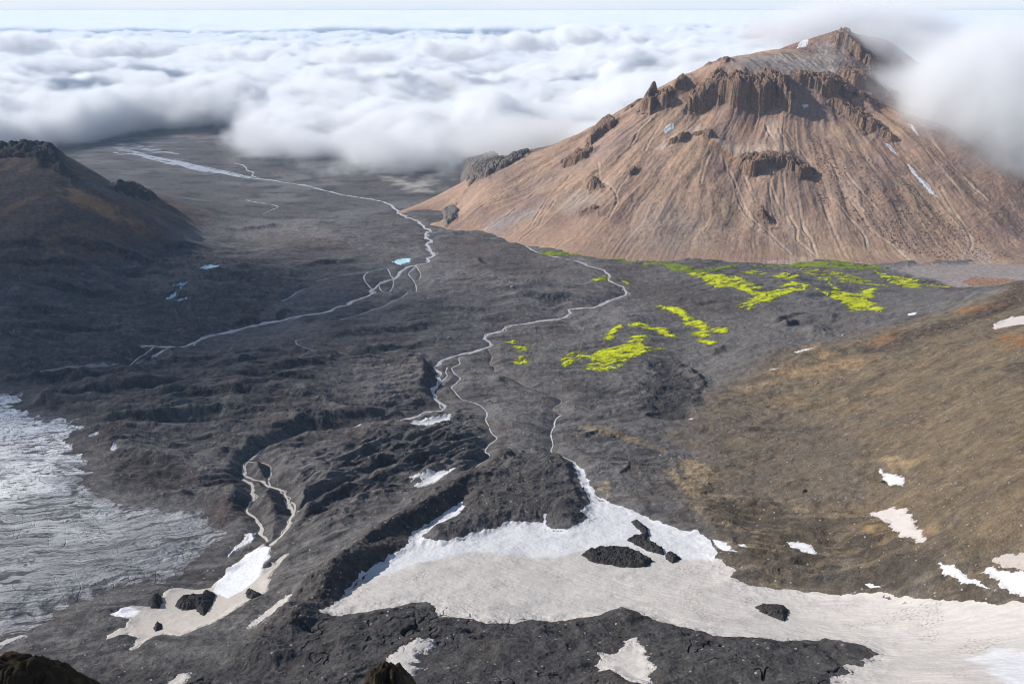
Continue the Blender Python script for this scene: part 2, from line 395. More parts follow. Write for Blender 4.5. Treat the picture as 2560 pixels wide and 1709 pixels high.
# crags of the mountain: polygon, height, dark(0)..orange(1), fluting
CRAGS = [
    ('dark brown fluted cliff band below the plateau', P('C', [(140, 715), (160, 640), (230, 560), (340, 470), (420, 490), (560, 500), (640, 490), (740, 490), (835, 520), (825, 640), (822, 765), (760, 720), (700, 745), (640, 775), (570, 705), (480, 725), (420, 700), (300, 722), (240, 742)]), 34, .35),
    (None, P('C', [(850, 490), (1000, 500), (1060, 495), (1200, 560), (1220, 660), (1150, 620), (1050, 640), (990, 600), (880, 560), (840, 530)]), 22, .2),
    (None, P('C', [(1060, 680), (1100, 640), (1190, 670), (1290, 740), (1370, 800), (1480, 880), (1490, 930), (1400, 890), (1290, 860), (1210, 800), (1160, 760)]), 26, .3),
    ('low columnar cliff standing out of the scree', P('C', [(470, 1040), (500, 1005), (560, 1000), (650, 1010), (800, 1030), (860, 1050), (950, 1070), (990, 1110), (960, 1165), (900, 1160), (850, 1130), (700, 1110), (620, 1120), (580, 1150), (520, 1115), (480, 1090)]), 24, .5),
    ('purple brown summit crag in thin cloud', P('C', [(1070, 270), (1130, 220), (1190, 208), (1260, 280), (1320, 350), (1400, 430), (1420, 480), (1330, 460), (1290, 420), (1200, 350), (1120, 310)]), 26, .1),
    (None, P('C', [(1140, 480), (1200, 440), (1330, 490), (1430, 560), (1560, 620), (1520, 660), (1450, 640), (1330, 600), (1230, 560)]), 18, .1),
    ('reddish brown rock spire on the skyline', P('B', [(1940, 750), (1985, 650), (2015, 590), (2050, 590), (2070, 640), (2110, 600), (2160, 590), (2180, 620), (2150, 660), (2130, 710), (2060, 715), (2020, 760)]), 24, .4),
    (None, P('B', [(2150, 590), (2190, 545), (2230, 510), (2265, 510), (2250, 570), (2180, 615)]), 20, .1),
    (None, P('B', [(1600, 945), (1660, 850), (1740, 785), (1805, 805), (1760, 845), (1680, 885), (1640, 935)]), 22, .2),
    (None, P('B', [(1445, 1080), (1490, 1020), (1540, 970), (1640, 965), (1665, 985), (1600, 1045), (1500, 1095)]), 20, .6),
    ('dark grey crag ridge at the valley mouth under fog', P('B', [(640, 1215), (650, 1145), (720, 1135), (830, 1115), (930, 1085), (1040, 1030), (1160, 985), (1230, 990), (1200, 1045), (1080, 1115), (980, 1165), (850, 1215), (720, 1225)]), 26, 0),
    (None, P('B', [(1590, 1225), (1650, 1150), (1690, 1180), (1725, 1245), (1640, 1255)]), 14, .8),
    (None, P('C', [(20, 955), (80, 905), (160, 880), (165, 912), (40, 968)]), 9, .7),
    (None, P('C', [(175, 885), (240, 868), (305, 880), (310, 915), (210, 900)]), 9, .9),
    (None, P('C', [(605, 1395), (640, 1360), (690, 1385), (690, 1440), (650, 1425)]), 12, .6),
    (None, P('C', [(265, 440), (300, 405), (360, 380), (450, 400), (400, 430)]), 8, .5),
    (None, P('C', [(1210, 620), (1290, 610), (1370, 650), (1420, 690), (1340, 680), (1260, 650)]), 10, .1),
    (None, P('B', [(1850, 735), (1870, 690), (1920, 670), (1975, 645), (1960, 670), (1890, 710)]), 12, .2),
    (None, P('B', [(620, 1450), (690, 1375), (740, 1355), (768, 1370), (765, 1425), (700, 1465)]), 14, -.5),
    (None, P('B', [(1870, 1165), (1915, 1110), (1940, 1120), (1930, 1150), (1885, 1180)]), 9, .3),
    (None, P('B', [(1550, 1410), (1620, 1375), (1700, 1365), (1680, 1390), (1600, 1415)]), 8, .6),
]
# streams: name, half width (m), tint, points
STREAMS = [
    ('river', 4.2, 'r', P('B', [(0, 1268), (80, 1280), (240, 1305), (300, 1320), (350, 1350), (385, 1390), (420, 1410), (490, 1435), (525, 1455), (545, 1485), (600, 1505)], 'E', [(560, 215), (560, 245), (600, 265), (580, 280), (550, 285), (585, 310), (590, 335), (608, 350), (600, 375), (570, 380), (590, 400), (510, 420), (450, 435), (410, 455), (380, 490), (345, 515), (300, 530), (260, 545), (245, 565), (190, 580), (195, 595), (240, 605), (200, 620), (150, 635), (80, 660), (60, 685)], 'D', [(2290, 660), (2280, 685), (2210, 690), (2150, 720), (2100, 740), (1950, 755), (1860, 775), (1800, 795), (1700, 805), (1600, 830), (1500, 860), (1400, 880), (1350, 885), (1290, 920), (1230, 950), (1150, 965), (1050, 955), (980, 950), (905, 960)])),
    ('river', 4.5, 'f', P('A', [(2225, 1268), (2130, 1250), (2040, 1220), (1960, 1205), (1850, 1190), (1740, 1170), (1640, 1165), (1540, 1130), (1440, 1110), (1350, 1090), (1250, 1075), (1150, 1045), (1020, 1040), (900, 1010), (790, 1000)])),
    ('stream', 2.6, 'r', P('D', [(1090, 970), (1050, 990), (1030, 1010), (980, 1030), (930, 1050), (880, 1070), (860, 1095), (875, 1125)])),
    ('stream', 1.6, 'r', P('D', [(1000, 960), (960, 1000), (900, 1030), (850, 1080)])),
    ('stream', 1.4, 'r', P('E', [(500, 430), (460, 460), (440, 480), (480, 520), (500, 570), (495, 595)])),
    ('stream', 1.2, 'r', P('E', [(490, 425), (520, 470), (535, 490), (510, 520)])),
    ('stream', 1.6, 'r', P('E', [(180, 470), (150, 500), (160, 530), (190, 560), (200, 575)])),
    ('stream', 1.6, 'b', P('E', [(380, 430), (280, 445), (200, 465), (100, 475), (0, 490), (-120, 520), (-160, 530)])),
    ('stream', 1.6, 'r', P('E', [(440, 600), (400, 640), (340, 655), (300, 690), (230, 705), (150, 740), (60, 765), (0, 775)])),
    ('stream', 1.6, 'r', P('E', [(310, 450), (330, 490), (350, 510)])),
    ('stream', 1.6, 'r', P('E', [(255, 560), (270, 600), (320, 605), (350, 560), (345, 515)])),
    ('stream', 1.3, 'b', P('D', [(1830, 660), (1890, 640), (1940, 595), (1990, 580)])),
    ('stream', 3.1, 'r', P('E', [(1180, 280), (1230, 310), (1300, 348), (1380, 365), (1470, 385), (1560, 400), (1620, 430), (1720, 455), (1760, 490), (1750, 515), (1800, 545), (1850, 570), (1865, 600), (1860, 625), (1800, 640), (1740, 660), (1700, 690), (1640, 700), (1560, 705), (1480, 712), (1505, 735), (1460, 765), (1390, 775), (1300, 790), (1200, 805), (1110, 815), (1075, 835), (1050, 855), (990, 865), (940, 885), (935, 900), (975, 920), (992, 940), (960, 965), (900, 985), (830, 995), (760, 1010), (700, 1030), (640, 1050), (630, 1080), (605, 1095), (645, 1120), (655, 1140), (630, 1150), (650, 1185), (620, 1220), (600, 1245), (625, 1270), (615, 1290), (650, 1320), (700, 1355), (660, 1370), (600, 1380), (540, 1385), (530, 1410), (470, 1425), (380, 1440), (330, 1445), (280, 1465)])),
    ('stream', 1.1, 'r', P('E', [(780, 1020), (775, 1045), (790, 1060), (770, 1075), (725, 1090), (745, 1130), (790, 1160), (760, 1195), (720, 1220), (745, 1240), (770, 1280), (800, 1300), (850, 1310), (910, 1330), (950, 1365), (965, 1400), (950, 1425)], 'I', [(835, 180), (875, 215), (825, 245), (795, 285), (830, 310), (825, 330), (760, 360), (750, 380)])),
    ('stream', 1.2, 'r', P('E', [(700, 1090), (685, 1120), (705, 1140), (680, 1170), (655, 1190)])),
    ('stream', 1.0, 'o', P('E', [(965, 970), (980, 1000), (1000, 1020), (975, 1070), (1020, 1090), (1000, 1120), (1070, 1145), (1150, 1170), (1200, 1210), (1280, 1240), (1350, 1255), (1370, 1280), (1445, 1295), (1450, 1330), (1400, 1350), (1380, 1365), (1430, 1385), (1445, 1400)])),
    ('stream', .9, 'w', P('E', [(1445, 1400), (1410, 1415), (1395, 1460), (1400, 1490)], 'I', [(1185, 140), (1160, 190), (1180, 240), (1160, 290), (1210, 305), (1250, 320), (1290, 340)])),
    ('stream', 1.9, 't', P('H', [(2100, 130), (1990, 150), (1850, 175), (1680, 195), (1600, 220), (1540, 245), (1480, 270), (1420, 305), (1370, 345), (1345, 395), (1345, 430), (1400, 440), (1450, 460), (1500, 485), (1560, 500), (1590, 530), (1585, 570), (1610, 600), (1630, 625), (1600, 660), (1600, 700), (1570, 740), (1530, 775), (1500, 800)])),
    ('stream', 1.9, 't', P('H', [(1350, 440), (1400, 470), (1390, 510), (1400, 545), (1380, 590), (1370, 620), (1400, 650), (1430, 680), (1445, 720), (1440, 745), (1480, 780)])),
    ('stream', 1.2, 't', P('H', [(1380, 350), (1450, 345), (1500, 370), (1500, 420), (1480, 450), (1495, 480)])),
    ('stream', 1.2, 't', P('H', [(1570, 560), (1600, 610), (1610, 560), (1640, 600), (1620, 650)])),
    ('stream', 1.1, 't', P('H', [(1990, 465), (1900, 490), (1830, 530), (1760, 545), (1720, 590), (1640, 620)])),
    ('stream', 1.0, 'r', P('D', [(1860, 1060), (1880, 1040), (1960, 1020), (2050, 1000), (2050, 980), (1980, 960), (1930, 930), (1930, 910), (1980, 905)])),
    ('stream', 1.0, 'r', P('D', [(2050, 1000), (2130, 990), (2200, 985), (2280, 1020), (2349, 1030)])),
    ('stream', 1.6, 'f', P('A', [(1605, 1305), (1640, 1315), (1700, 1325), (1780, 1335), (1825, 1350), (1780, 1365), (1740, 1385), (1715, 1400)])),
]
# side channels of the braided far river
for k in range(12):
    q = [(1640 - 95 * i + random.uniform(-18, 18), 1165 - 19.5 * i * (1 + (k - 6) * .07) + random.uniform(-11, 11) + (k - 6) * 1.0 * i) for i in range(k % 4, 7 + k % 3 + (k > 5))]
    STREAMS.append(('stream', random.uniform(2.4, 3.6), 'f', P('A', q)))
for k in range(7):
    STREAMS.append(('stream', 3.0, 'f', P('A', [(740 + 62 * i + random.uniform(-14, 14), 935 + k * 12 + random.uniform(-9, 9) + 3 * i) for i in range(4 + k % 5)])))
STREAMS.append(('stream', 2.4, 'f', P('A', [(1520, 1065), (1580, 1075), (1610, 1095), (1600, 1110), (1660, 1125), (1640, 1150), (1690, 1160)])))
STREAMS.append(('stream', 2.0, 'f', P('A', [(780, 935), (1000, 932), (1250, 930), (1440, 920)])))
MOSS = [P('E', [(1440, 1070), (1500, 1010), (1560, 995), (1640, 1020), (1700, 990), (1780, 980), (1880, 950), (1890, 900), (1990, 900), (2000, 930), (1960, 950), (2000, 975), (2090, 985), (1990, 1000), (1900, 1040), (1830, 1080), (1800, 1110), (1700, 1140), (1600, 1110), (1640, 1060), (1600, 1040), (1520, 1060), (1470, 1090)]),
        P('E', [(1740, 920), (1780, 850), (1820, 820), (1835, 830), (1790, 880), (1760, 915)]),
        P('E', [(1900, 820), (1960, 800), (2010, 830), (2100, 850), (2205, 908), (2130, 890), (2070, 860), (1990, 850)]),
        P('E', [(2070, 700), (2150, 715), (2240, 740), (2260, 775), (2349, 800)], 'G', [(250, 820), (285, 860), (265, 900), (195, 890), (225, 850), (150, 825), (130, 770), (60, 740)]),
        P('G', [(330, 858), (400, 855), (395, 872), (335, 868)]), P('G', [(240, 935), (330, 942), (300, 952)]),
        P('G', [(160, 495), (250, 475), (380, 500), (500, 515), (560, 550), (640, 570), (560, 600), (680, 600), (760, 580), (830, 555), (950, 580), (930, 605), (820, 620), (720, 640), (700, 668), (600, 680), (560, 712), (490, 705), (580, 640), (530, 600), (450, 580), (330, 580), (250, 530)]),
        P('G', [(960, 600), (1100, 630), (1110, 570), (1080, 550), (1200, 610), (1290, 620), (1300, 580), (1390, 580), (1350, 610), (1370, 640), (1300, 660), (1400, 680), (1310, 700), (1440, 710), (1410, 735), (1280, 718), (1230, 735), (1220, 700), (1110, 660), (1080, 635)]),
        P('G', [(850, 460), (1000, 470), (1200, 490), (1330, 520), (1420, 550), (1530, 580), (1420, 565), (1250, 545), (1080, 540), (960, 510)]),
        P('G', [(1340, 460), (1500, 500), (1600, 505), (1680, 540), (1740, 550), (1900, 590), (1800, 580), (1680, 560), (1660, 595), (1540, 560), (1430, 510)]),
        P('G', [(700, 505), (800, 490), (880, 510), (820, 535), (740, 520)]), P('G', [(480, 470), (600, 465), (700, 490), (600, 495)]),
        P('E', [(1150, 985), (1200, 975), (1225, 990), (1170, 1000)]), P('E', [(1135, 1090), (1170, 1045), (1225, 1050), (1220, 1080)]), P('E', [(1105, 955), (1130, 940), (1140, 950)]),
        P('E', [(1670, 545), (1735, 500), (1700, 540)]), P('E', [(1860, 525), (1895, 545), (1880, 555)])]
MOSSD = [P('G', [(0, 425), (100, 460), (200, 462), (350, 445), (480, 425), (480, 440), (340, 465), (180, 478), (60, 460), (0, 440)]), P('E', [(1300, 345), (1500, 350), (1800, 362), (1900, 380), (2080, 385), (2120, 405), (2240, 440), (2349, 460), (2349, 475), (2200, 455), (2060, 420), (1850, 395), (1500, 365), (1320, 360)]),
         P('G', [(580, 430), (680, 425), (860, 425), (880, 405), (1000, 412), (1085, 435), (1100, 405), (1170, 410), (1260, 430), (1350, 425), (1440, 455), (1300, 465), (1100, 460), (900, 440), (600, 440)])]

# ------------------------------------------------------------------ ground relief
X, Y = GV.X, GV.Y
R_ = np.hypot(X, Y)
w_near = 1 - ss(2600, 3800, R_)
moraine = V('F', [(100, 900), (330, 850), (600, 800), (900, 800), (990, 850), (980, 930), (1120, 1000), (1130, 1060), (960, 1110), (700, 1230), (560, 1200), (500, 1150), (300, 1120), (250, 1020), (100, 960)])
wm = wt(GV, moraine, 40, 30)
debris = V('F', [(-200, 600), (200, 560), (420, 560), (700, 620), (640, 720), (420, 800), (320, 860), (-200, 880)])
wd = wt(GV, debris, 60, 40)
streak = V('J', [(150, 600), (500, 560), (800, 640), (1150, 640), (1450, 820), (1750, 880), (1990, 1110), (1500, 1090), (960, 1065), (480, 1015), (300, 850)])
wk = wt(GV, streak, 18, 14, 30)
near = V('F', [(-300, 1600), (0, 1520), (500, 1520), (740, 1410), (1000, 1370), (1400, 1400), (1700, 1440), (2010, 1490), (1960, 1568), (2349, 1700), (1200, 1750)])
wn = wt(GV, near, 25)
ridge1 = V('F', [(560, 1500), (620, 1440), (740, 1330), (900, 1190), (1000, 1120), (1140, 1050), (1180, 1060), (1080, 1150), (1010, 1190), (940, 1220), (930, 1250), (830, 1310), (740, 1410), (640, 1500)])
wr1 = wt(GV, ridge1, 28, 12, 30)
tongue = V('F', [(975, 1240), (1000, 1210), (1060, 1160), (1120, 1110), (1190, 1050), (1260, 1045), (1310, 1070), (1345, 1150), (1335, 1190), (1290, 1210), (1250, 1190), (1120, 1208), (1020, 1243)])
wt1 = wt(GV, tongue, 14, 8, 20)
slope = V('F', [(2500, 640), (2349, 652), (2200, 712), (2050, 755), (1900, 785), (1780, 810), (1650, 890), (1560, 960), (1620, 1060), (1540, 1130), (1700, 1200), (1850, 1300), (2100, 1310), (2349, 1330), (2600, 1330)])
wsl = wt(GV, slope, 50, 40)
gully = V('G', [(-60, 1030), (50, 1040), (130, 1100), (200, 1150), (240, 1280), (220, 1400), (100, 1440), (-50, 1400), (-100, 1250)])
wg = wt(GV, gully, 22, 34, 60)
mounds = V('G', [(720, 800), (850, 760), (1000, 745), (1100, 780), (1300, 770), (1440, 790), (1300, 830), (1130, 850), (1050, 890), (900, 870), (800, 850)])
wmo = wt(GV, mounds, 30, 12, 40)

n_w = fbm(X / 90, Y / 90, 3, 15)
rel = fbm(X / 240, Y / 240, 6, 11) * 7.0 * w_near + fbm(X / 42, Y / 34, 4, 13) * 1.5 * w_near
q = .12
xl, yl = X + q * Y, Y - q * X + 45 * fbm(X / 320, Y / 320, 3, 77)
xs, ys = X * .72 + Y * .69, Y * .72 - X * .69
turn = wt(GV, V('F', [(640, 1330), (800, 1180), (1000, 1090), (1240, 1060), (1250, 1000), (1080, 940), (900, 1000), (740, 1060), (600, 1200), (560, 1330)]), 60, 30)
lin = ridged(xl / 260, yl / 52, 5, 21, .5) * (1 - turn) + ridged(xs / 240, ys / 44, 5, 22, .5) * turn
rel += wm * (lin * 10.0 + 3.0 * ridged(xl / 120, yl / 24, 4, 23) + 1.0)
rel += wd * (ridged(X / 150 + Y / 300, Y / 70, 6, 31, .55) * 9)
rel += (1 - wm) * (1 - wd) * w_near * ridged(xl / 240, yl / 75, 5, 33) * 3.6
xk, yk = X * .85 - Y * .53, X * .53 + Y * .85
xs, ys = X * .72 + Y * .69, Y * .72 - X * .69
rel += wk * (ridged(xk / 120, yk / 26, 5, 41, .55) * 3.0)
rel += wn * (fbm(X / 55, Y / 55, 5, 51, .55) * 4.5)
rel += wr1 * (7 + 4.5 * ridged(xs / 170, ys / 48, 5, 61, .5) + 1.2 * fbm(X / 12, Y / 12, 4, 62, .6))
rel += wt1 * (5 + 3 * ridged(xs / 80, ys / 45, 4, 63, .5) + .9 * fbm(X / 10, Y / 10, 4, 64, .6))
rel += wsl * (ridged((X * .95 + Y * .3) / 150, (Y * .95 - X * .3) / 44, 5, 71, .5) * 1.3 + fbm(X / 40, Y / 40, 5, 72, .55) * 2.0)
rel += wg * (-10 + 3.5 * ridged(X / 60, Y / 40, 5, 73, .55))
rel += wmo * (10 + 12 * fbm(X / 110, Y / 90, 3, 81))
rel += ridged(X / 26 + .4 * n_w, Y / 22, 5, 91, .58) * 1.0 * (1 - ss(1500, 3000, R_)) * (1 - .6 * wsl)
# scarps and folds of the debris, each traced with its high side on the left: height (m), width (m), points
FR['Q'] = (0, 854, .5454)
FOLDS = [
    (7, 10, 'Q', [(100, 300), (250, 262), (420, 252), (600, 235), (820, 222)]), (10, 13, 'Q', [(560, 325), (640, 300), (800, 262), (1000, 258), (1150, 248), (1300, 272), (1450, 302), (1720, 332)]),
    (10, 12, 'Q', [(560, 400), (650, 372), (900, 352), (1100, 332), (1300, 352), (1500, 362), (1780, 350)]), (6, 9, 'Q', [(720, 500), (850, 470), (1000, 452), (1160, 492)]),
    (9, 9, 'Q', [(1050, 620), (1110, 590), (1150, 530), (1250, 482), (1400, 432), (1560, 408)]), (10, 11, 'Q', [(1990, 300), (1960, 240), (1950, 180), (1935, 140), (1965, 85)]),
    (7, 9, 'Q', [(1650, 545), (1850, 502), (2000, 470), (2170, 440)]), (9, 10, 'Q', [(1520, 610), (1750, 565), (1950, 560), (2160, 540)]), (8, 9, 'Q', [(1400, 790), (1550, 664), (1700, 640), (1880, 642), (2010, 608)]),
    (8, 10, 'Q', [(1250, 940), (1350, 852), (1500, 722), (1700, 692), (1870, 680)]), (11, 12, 'Q', [(1260, 1230), (1450, 1130), (1600, 1022), (1750, 902), (1900, 832), (2090, 700), (2200, 640)]), (9, 11, 'Q', [(1380, 1260), (1560, 1102), (1750, 962), (1890, 888)]),
    (8, 10, 'Q', [(420, 560), (520, 520), (640, 540), (780, 600), (900, 640)]), (5, 8, 'Q', [(980, 560), (1050, 530), (1120, 540)]),
    (7, 11, 'D', [(1520, 1085), (1680, 1050), (1790, 1062)]), (6, 11, 'D', [(1680, 1150), (1800, 1122), (2000, 1112), (2150, 1090), (2230, 1040)]), (9, 14, 'D', [(0, 1190), (250, 1170), (500, 1166), (760, 1150), (970, 1140)]), (7, 12, 'D', [(560, 1310), (700, 1262), (850, 1242), (1120, 1234)]),
    (6, 10, 'D', [(1000, 1100), (1200, 1070), (1400, 1050), (1480, 1044)]), (8, 12, 'D', [(1660, 1540), (1900, 1502), (2100, 1480), (2349, 1430)]), (6, 10, 'D', [(1250, 1200), (1500, 1180), (1800, 1190), (2080, 1175)]),
    (9, 16, 'D', [(-60, 880), (90, 862), (500, 852), (860, 845)]), (10, 18, 'D', [(240, 515), (400, 572), (520, 602), (770, 622)]), (9, 16, 'D', [(140, 650), (250, 720), (450, 772), (700, 780)]), (9, 18, 'D', [(270, 268), (500, 282), (800, 352), (1000, 412), (1170, 482)]), (8, 16, 'D', [(-40, 292), (200, 290), (360, 302)]),
    (8, 14, 'D', [(1460, 515), (1600, 532), (1720, 552)]), (8, 14, 'D', [(1880, 445), (2100, 412), (2349, 390)]), (9, 12, 'D', [(1440, 835), (1600, 792), (1760, 800), (1890, 718)]), (7, 14, 'D', [(1040, 330), (1250, 290), (1400, 330)]), (7, 14, 'D', [(1450, 205), (1700, 170), (1850, 165), (2000, 200)]), (6, 14, 'D', [(600, 430), (800, 470), (1000, 500), (1300, 540)]), (7, 14, 'D', [(0, 400), (200, 420), (400, 410), (600, 460)]), (7, 14, 'D', [(0, 760), (300, 800), (600, 820)]),
    (8, 9, 'E', [(640, 1330), (590, 1272), (560, 1232), (528, 1190), (560, 1150), (538, 1100)]), (6, 14, 'E', [(0, 1012), (200, 990), (400, 970), (500, 946), (610, 934)]), (6, 10, 'E', [(930, 440), (905, 415), (895, 380)]), (9, 14, 'E', [(1130, 610), (1250, 610), (1350, 642), (1480, 632), (1660, 682)]), (7, 14, 'E', [(520, 690), (690, 702), (800, 722), (980, 715)]), (7, 16, 'E', [(-80, 890), (250, 862), (500, 842), (600, 800)]),
    (8, 14, 'E', [(620, 210), (800, 215), (1000, 250)]), (6, 12, 'E', [(640, 1110), (600, 1150), (560, 1290)]), (6, 14, 'E', [(900, 520), (1200, 530), (1500, 560), (1650, 590)]), (5, 10, 'E', [(1010, 1230), (1040, 1180), (1150, 1175)]), (6, 12, 'E', [(1480, 1100), (1300, 1140), (1160, 1120)]), (6, 11, 'E', [(600, 1500), (800, 1440), (920, 1400)]),
    (9, 12, 'G', [(200, 1260), (240, 1220), (200, 1150), (120, 1090), (20, 1040)]), (6, 12, 'G', [(690, 835), (850, 762), (1010, 745)]), (7, 10, 'G', [(780, 840), (880, 815)]), (7, 9, 'G', [(1040, 780), (1120, 835)]), (6, 12, 'G', [(0, 640), (200, 690), (400, 660)]), (6, 12, 'G', [(250, 300 + 700), (400, 960), (480, 950)]),
    (2, 9, 'J', [(1180, 485), (1060, 450), (1080, 342), (1110, 232)]), (2, 8, 'J', [(820, 640), (845, 560), (950, 520), (1080, 460)]), (5, 6, 'J', [(260, 540), (400, 562), (550, 602), (640, 662), (780, 722), (850, 822)]), (6, 7, 'J', [(600, 860), (700, 890), (800, 872), (900, 905), (1080, 942)]), (7, 7, 'J', [(1000, 782), (1150, 852), (1270, 902), (1430, 962), (1600, 1052)]), (6, 6, 'J', [(900, 702), (1000, 762), (1250, 772), (1450, 852), (1660, 872)]), (6, 7, 'J', [(420, 930), (580, 960), (780, 980), (980, 1010)]), (5, 6, 'J', [(1100, 960), (1250, 1000), (1400, 1040)]), (6, 5, 'J', [(1480, 930), (1600, 990), (1760, 1060), (1880, 1090)]), (4, 4, 'J', [(550, 55), (640, 112)]), (4, 7, 'J', [(120, 150), (400, 200), (700, 170), (960, 150)]), (4, 6, 'J', [(300, 420), (560, 470), (780, 500)]), (5, 6, 'J', [(120, 640), (300, 690), (480, 790)]), (5, 6, 'J', [(880, 560), (980, 540), (1180, 600)]),
    (6, 6, 'I', [(1790, 280), (1850, 382), (1880, 472), (1990, 522)]), (5, 6, 'I', [(1330, 225), (1420, 182), (1520, 222)]), (5, 5, 'I', [(1530, 420), (1600, 380), (1690, 440), (1720, 500)]), (5, 4, 'I', [(1290, 1195), (1320, 1310), (1360, 1392), (1440, 1422)]), (4, 4, 'I', [(1180, 1220), (1240, 1262), (1360, 1362)]), (4, 4, 'I', [(1090, 1250), (1115, 1300), (1080, 1345)]), (4, 4, 'I', [(1460, 1190), (1520, 1230), (1590, 1300), (1700, 1330)]), (4, 5, 'I', [(150, 1180), (300, 1150), (430, 1120)]), (3, 4, 'I', [(1160, 400), (1120, 480), (1150, 560), (1140, 640)]), (3, 5, 'I', [(700, 560), (900, 560), (1100, 600)]), (4, 4, 'J', [(680, 1330), (820, 1420), (900, 1500)]), (4, 4, 'J', [(860, 1320), (960, 1400), (1060, 1450)]), (3, 5, 'J', [(0, 1400), (200, 1440), (400, 1520)])]


def fold_field(line, w):
    """signed distance (high side positive) and fade towards the line's ends, within reach"""
    reach = 5.5 * w
    seg = np.hypot(*np.diff(line, axis=0).T)
    arc = np.concatenate([[0], np.cumsum(seg)]) / seg.sum()
    s = GV.win(line, reach)
    x, y = X[s], Y[s]
    best = np.full(x.shape, 1e9); sg = np.zeros(x.shape); fa = np.zeros(x.shape)
    for i in range(len(line) - 1):
        a, e = line[i], line[i + 1] - line[i]
        t = np.clip(((x - a[0]) * e[0] + (y - a[1]) * e[1]) / (e @ e + 1e-9), 0, 1)
        dx, dy = x - a[0] - t * e[0], y - a[1] - t * e[1]
        d = np.hypot(dx, dy)
        m = d < best
        best[m] = d[m]
        sg[m] = np.sign(e[0] * dy - e[1] * dx)[m]
        fa[m] = (arc[i] + (arc[i + 1] - arc[i]) * t)[m]
    return s, best * sg, np.sqrt(np.clip(np.sin(np.pi * np.clip(fa, 0, 1)), 0, 1)) * (best < reach)


fold_shade = np.zeros(X.shape, np.float32); fold_top = np.zeros(X.shape, np.float32)
for k_, (h_, w_, fr_, pts_) in enumerate(FOLDS):
    h_, w_ = h_ * 1.05, w_ * (1.35 if fr_ in 'QDE' else 1.15)
    ln_, _s = wiggle(cast(valley, P(fr_, pts_)), max(4, w_ * .7), w_ * .55, 900 + k_)
    s, sd_, fa = fold_field(ln_, w_)
    jag = sd_ + w_ * (.30 * fbm(X[s] / (w_ * 2.4), Y[s] / (w_ * 2.4), 5, 950 + k_, .6))
    up = ss(-w_, 0, jag) * np.exp(-np.clip(jag, 0, None) / (1.9 * w_))
    rel[s] += fa * h_ * (.85 * up - .3 * np.exp(-((jag + 1.5 * w_) / w_) ** 2))
    fold_shade[s] = np.maximum(fold_shade[s], (h_ > 3) * {'J': .5, 'G': .7, 'I': .75}.get(fr_, 1) * fa * ss(-1.7 * w_, -.9 * w_, jag) * ss(.35 * w_, -.2 * w_, jag))
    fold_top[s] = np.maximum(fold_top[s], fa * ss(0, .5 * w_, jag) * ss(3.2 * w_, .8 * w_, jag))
# cracks of the near slope
cr = np.abs(perlin(X / 60 + .5 * fbm(X / 35, Y / 35, 3, 95), Y / 75 + .5 * fbm(X / 35, Y / 35, 3, 96), 97))
crack = wn * (1 - ss(0, .03, cr)) * ss(-.1, .25, perlin(X / 120, Y / 120, 98))
rel -= 4.5 * crack
# calm ground inside the snowfield and the glacier, so that the ice lies evenly
sf, gl = cast(valley, SNOWFIELD), cast(valley, GLACIER)
wsf, wgl = wt(GV, sf, 25), wt(GV, gl, 30)
rel *= 1 - .8 * np.maximum(wsf, wgl)
rel -= ss(0, 1, wsf) * 5
fan = V('G', [(1480, 455), (1600, 430), (1900, 425), (2100, 405), (2500, 400), (2500, 500), (2200, 560), (1900, 580), (1780, 530)])
wf = wt(GV, fan, 18, 8, 30)
rel *= 1 - .9 * wf
# rock skyline of the far-left hill
lh = V('A', [(0, 985), (180, 980), (330, 995), (440, 1130), (520, 1190), (480, 1200), (380, 1140), (270, 1080), (100, 1010), (-100, 1000)])
wlh = wt(GV, lh, 22, 15, 40)
rel += wlh * ridged(X / 70, Y / 70, 5, 101, .6) * 10
lh2 = V('A', [(750, 1240), (860, 1235), (960, 1280), (1100, 1350), (1150, 1390), (1000, 1330), (880, 1290)])
rel += wt(GV, lh2, 20, 15, 40) * (6 + ridged(X / 60, Y / 60, 5, 103, .6) * 8)
lhill = V('F', [(-300, 345), (120, 350), (240, 440), (330, 440), (480, 490), (380, 560), (200, 620), (-300, 640)])
wlhill = wt(GV, lhill, 60, 30)
rel += wlhill * ridged((X - .5 * Y) / 55, (X * .5 + Y) / 240, 5, 105, .5) * 2.2
# stream beds
lines = []
carve = np.full(X.shape, 1e9)
for i, (nm, hw, tint, pts) in enumerate(STREAMS):
    c = cast(valley, pts)
    seg = np.hypot(*np.diff(c, axis=0).T).mean()
    ln, s = wiggle(c, max(hw * 2.2, seg * .28), hw * 1.3, i)
    wid = hw * (.66 + .95 * fbm(s / (hw * 11), s * 0 + 9.3 * i, 3, 5))
    wid = np.maximum(wid, .25 * hw)
    strands = [(ln, wid)]
    if hw >= 1.8 and len(ln) > 12:
        gx_, gy_ = np.gradient(ln[:, 0]), np.gradient(ln[:, 1]); gl_ = np.hypot(gx_, gy_) + 1e-9
        for b_ in range(3 if hw > 4 else 2):
            o_ = hw * 3.4 * fbm(s / (hw * 13), s * 0 + 31 * b_ + i, 3, 61 + b_)
            strands.append((np.stack([ln[:, 0] - gy_ / gl_ * o_, ln[:, 1] + gx_ / gl_ * o_], 1), np.full(len(ln), hw * .24) * (1 + .5 * fbm(s / 30, s * 0 + b_, 2, 7))))
    lines.append(strands)
    for q_, w_ in strands:
        carve = sd_line(GV, q_, hw * 3 + 34, carve, w_)
calm = .85 * np.exp(-(np.clip(carve, 0, 200) / 15) ** 2)
for lab, pts, kind, g in SNOW:
    if g == 'V':
        calm = np.maximum(calm, .75 * wt(GV, cast(valley, pts), 12))
rel *= 1 - calm
GV.Z = GV.Z + np.where(R_ > 60, rel, 0)

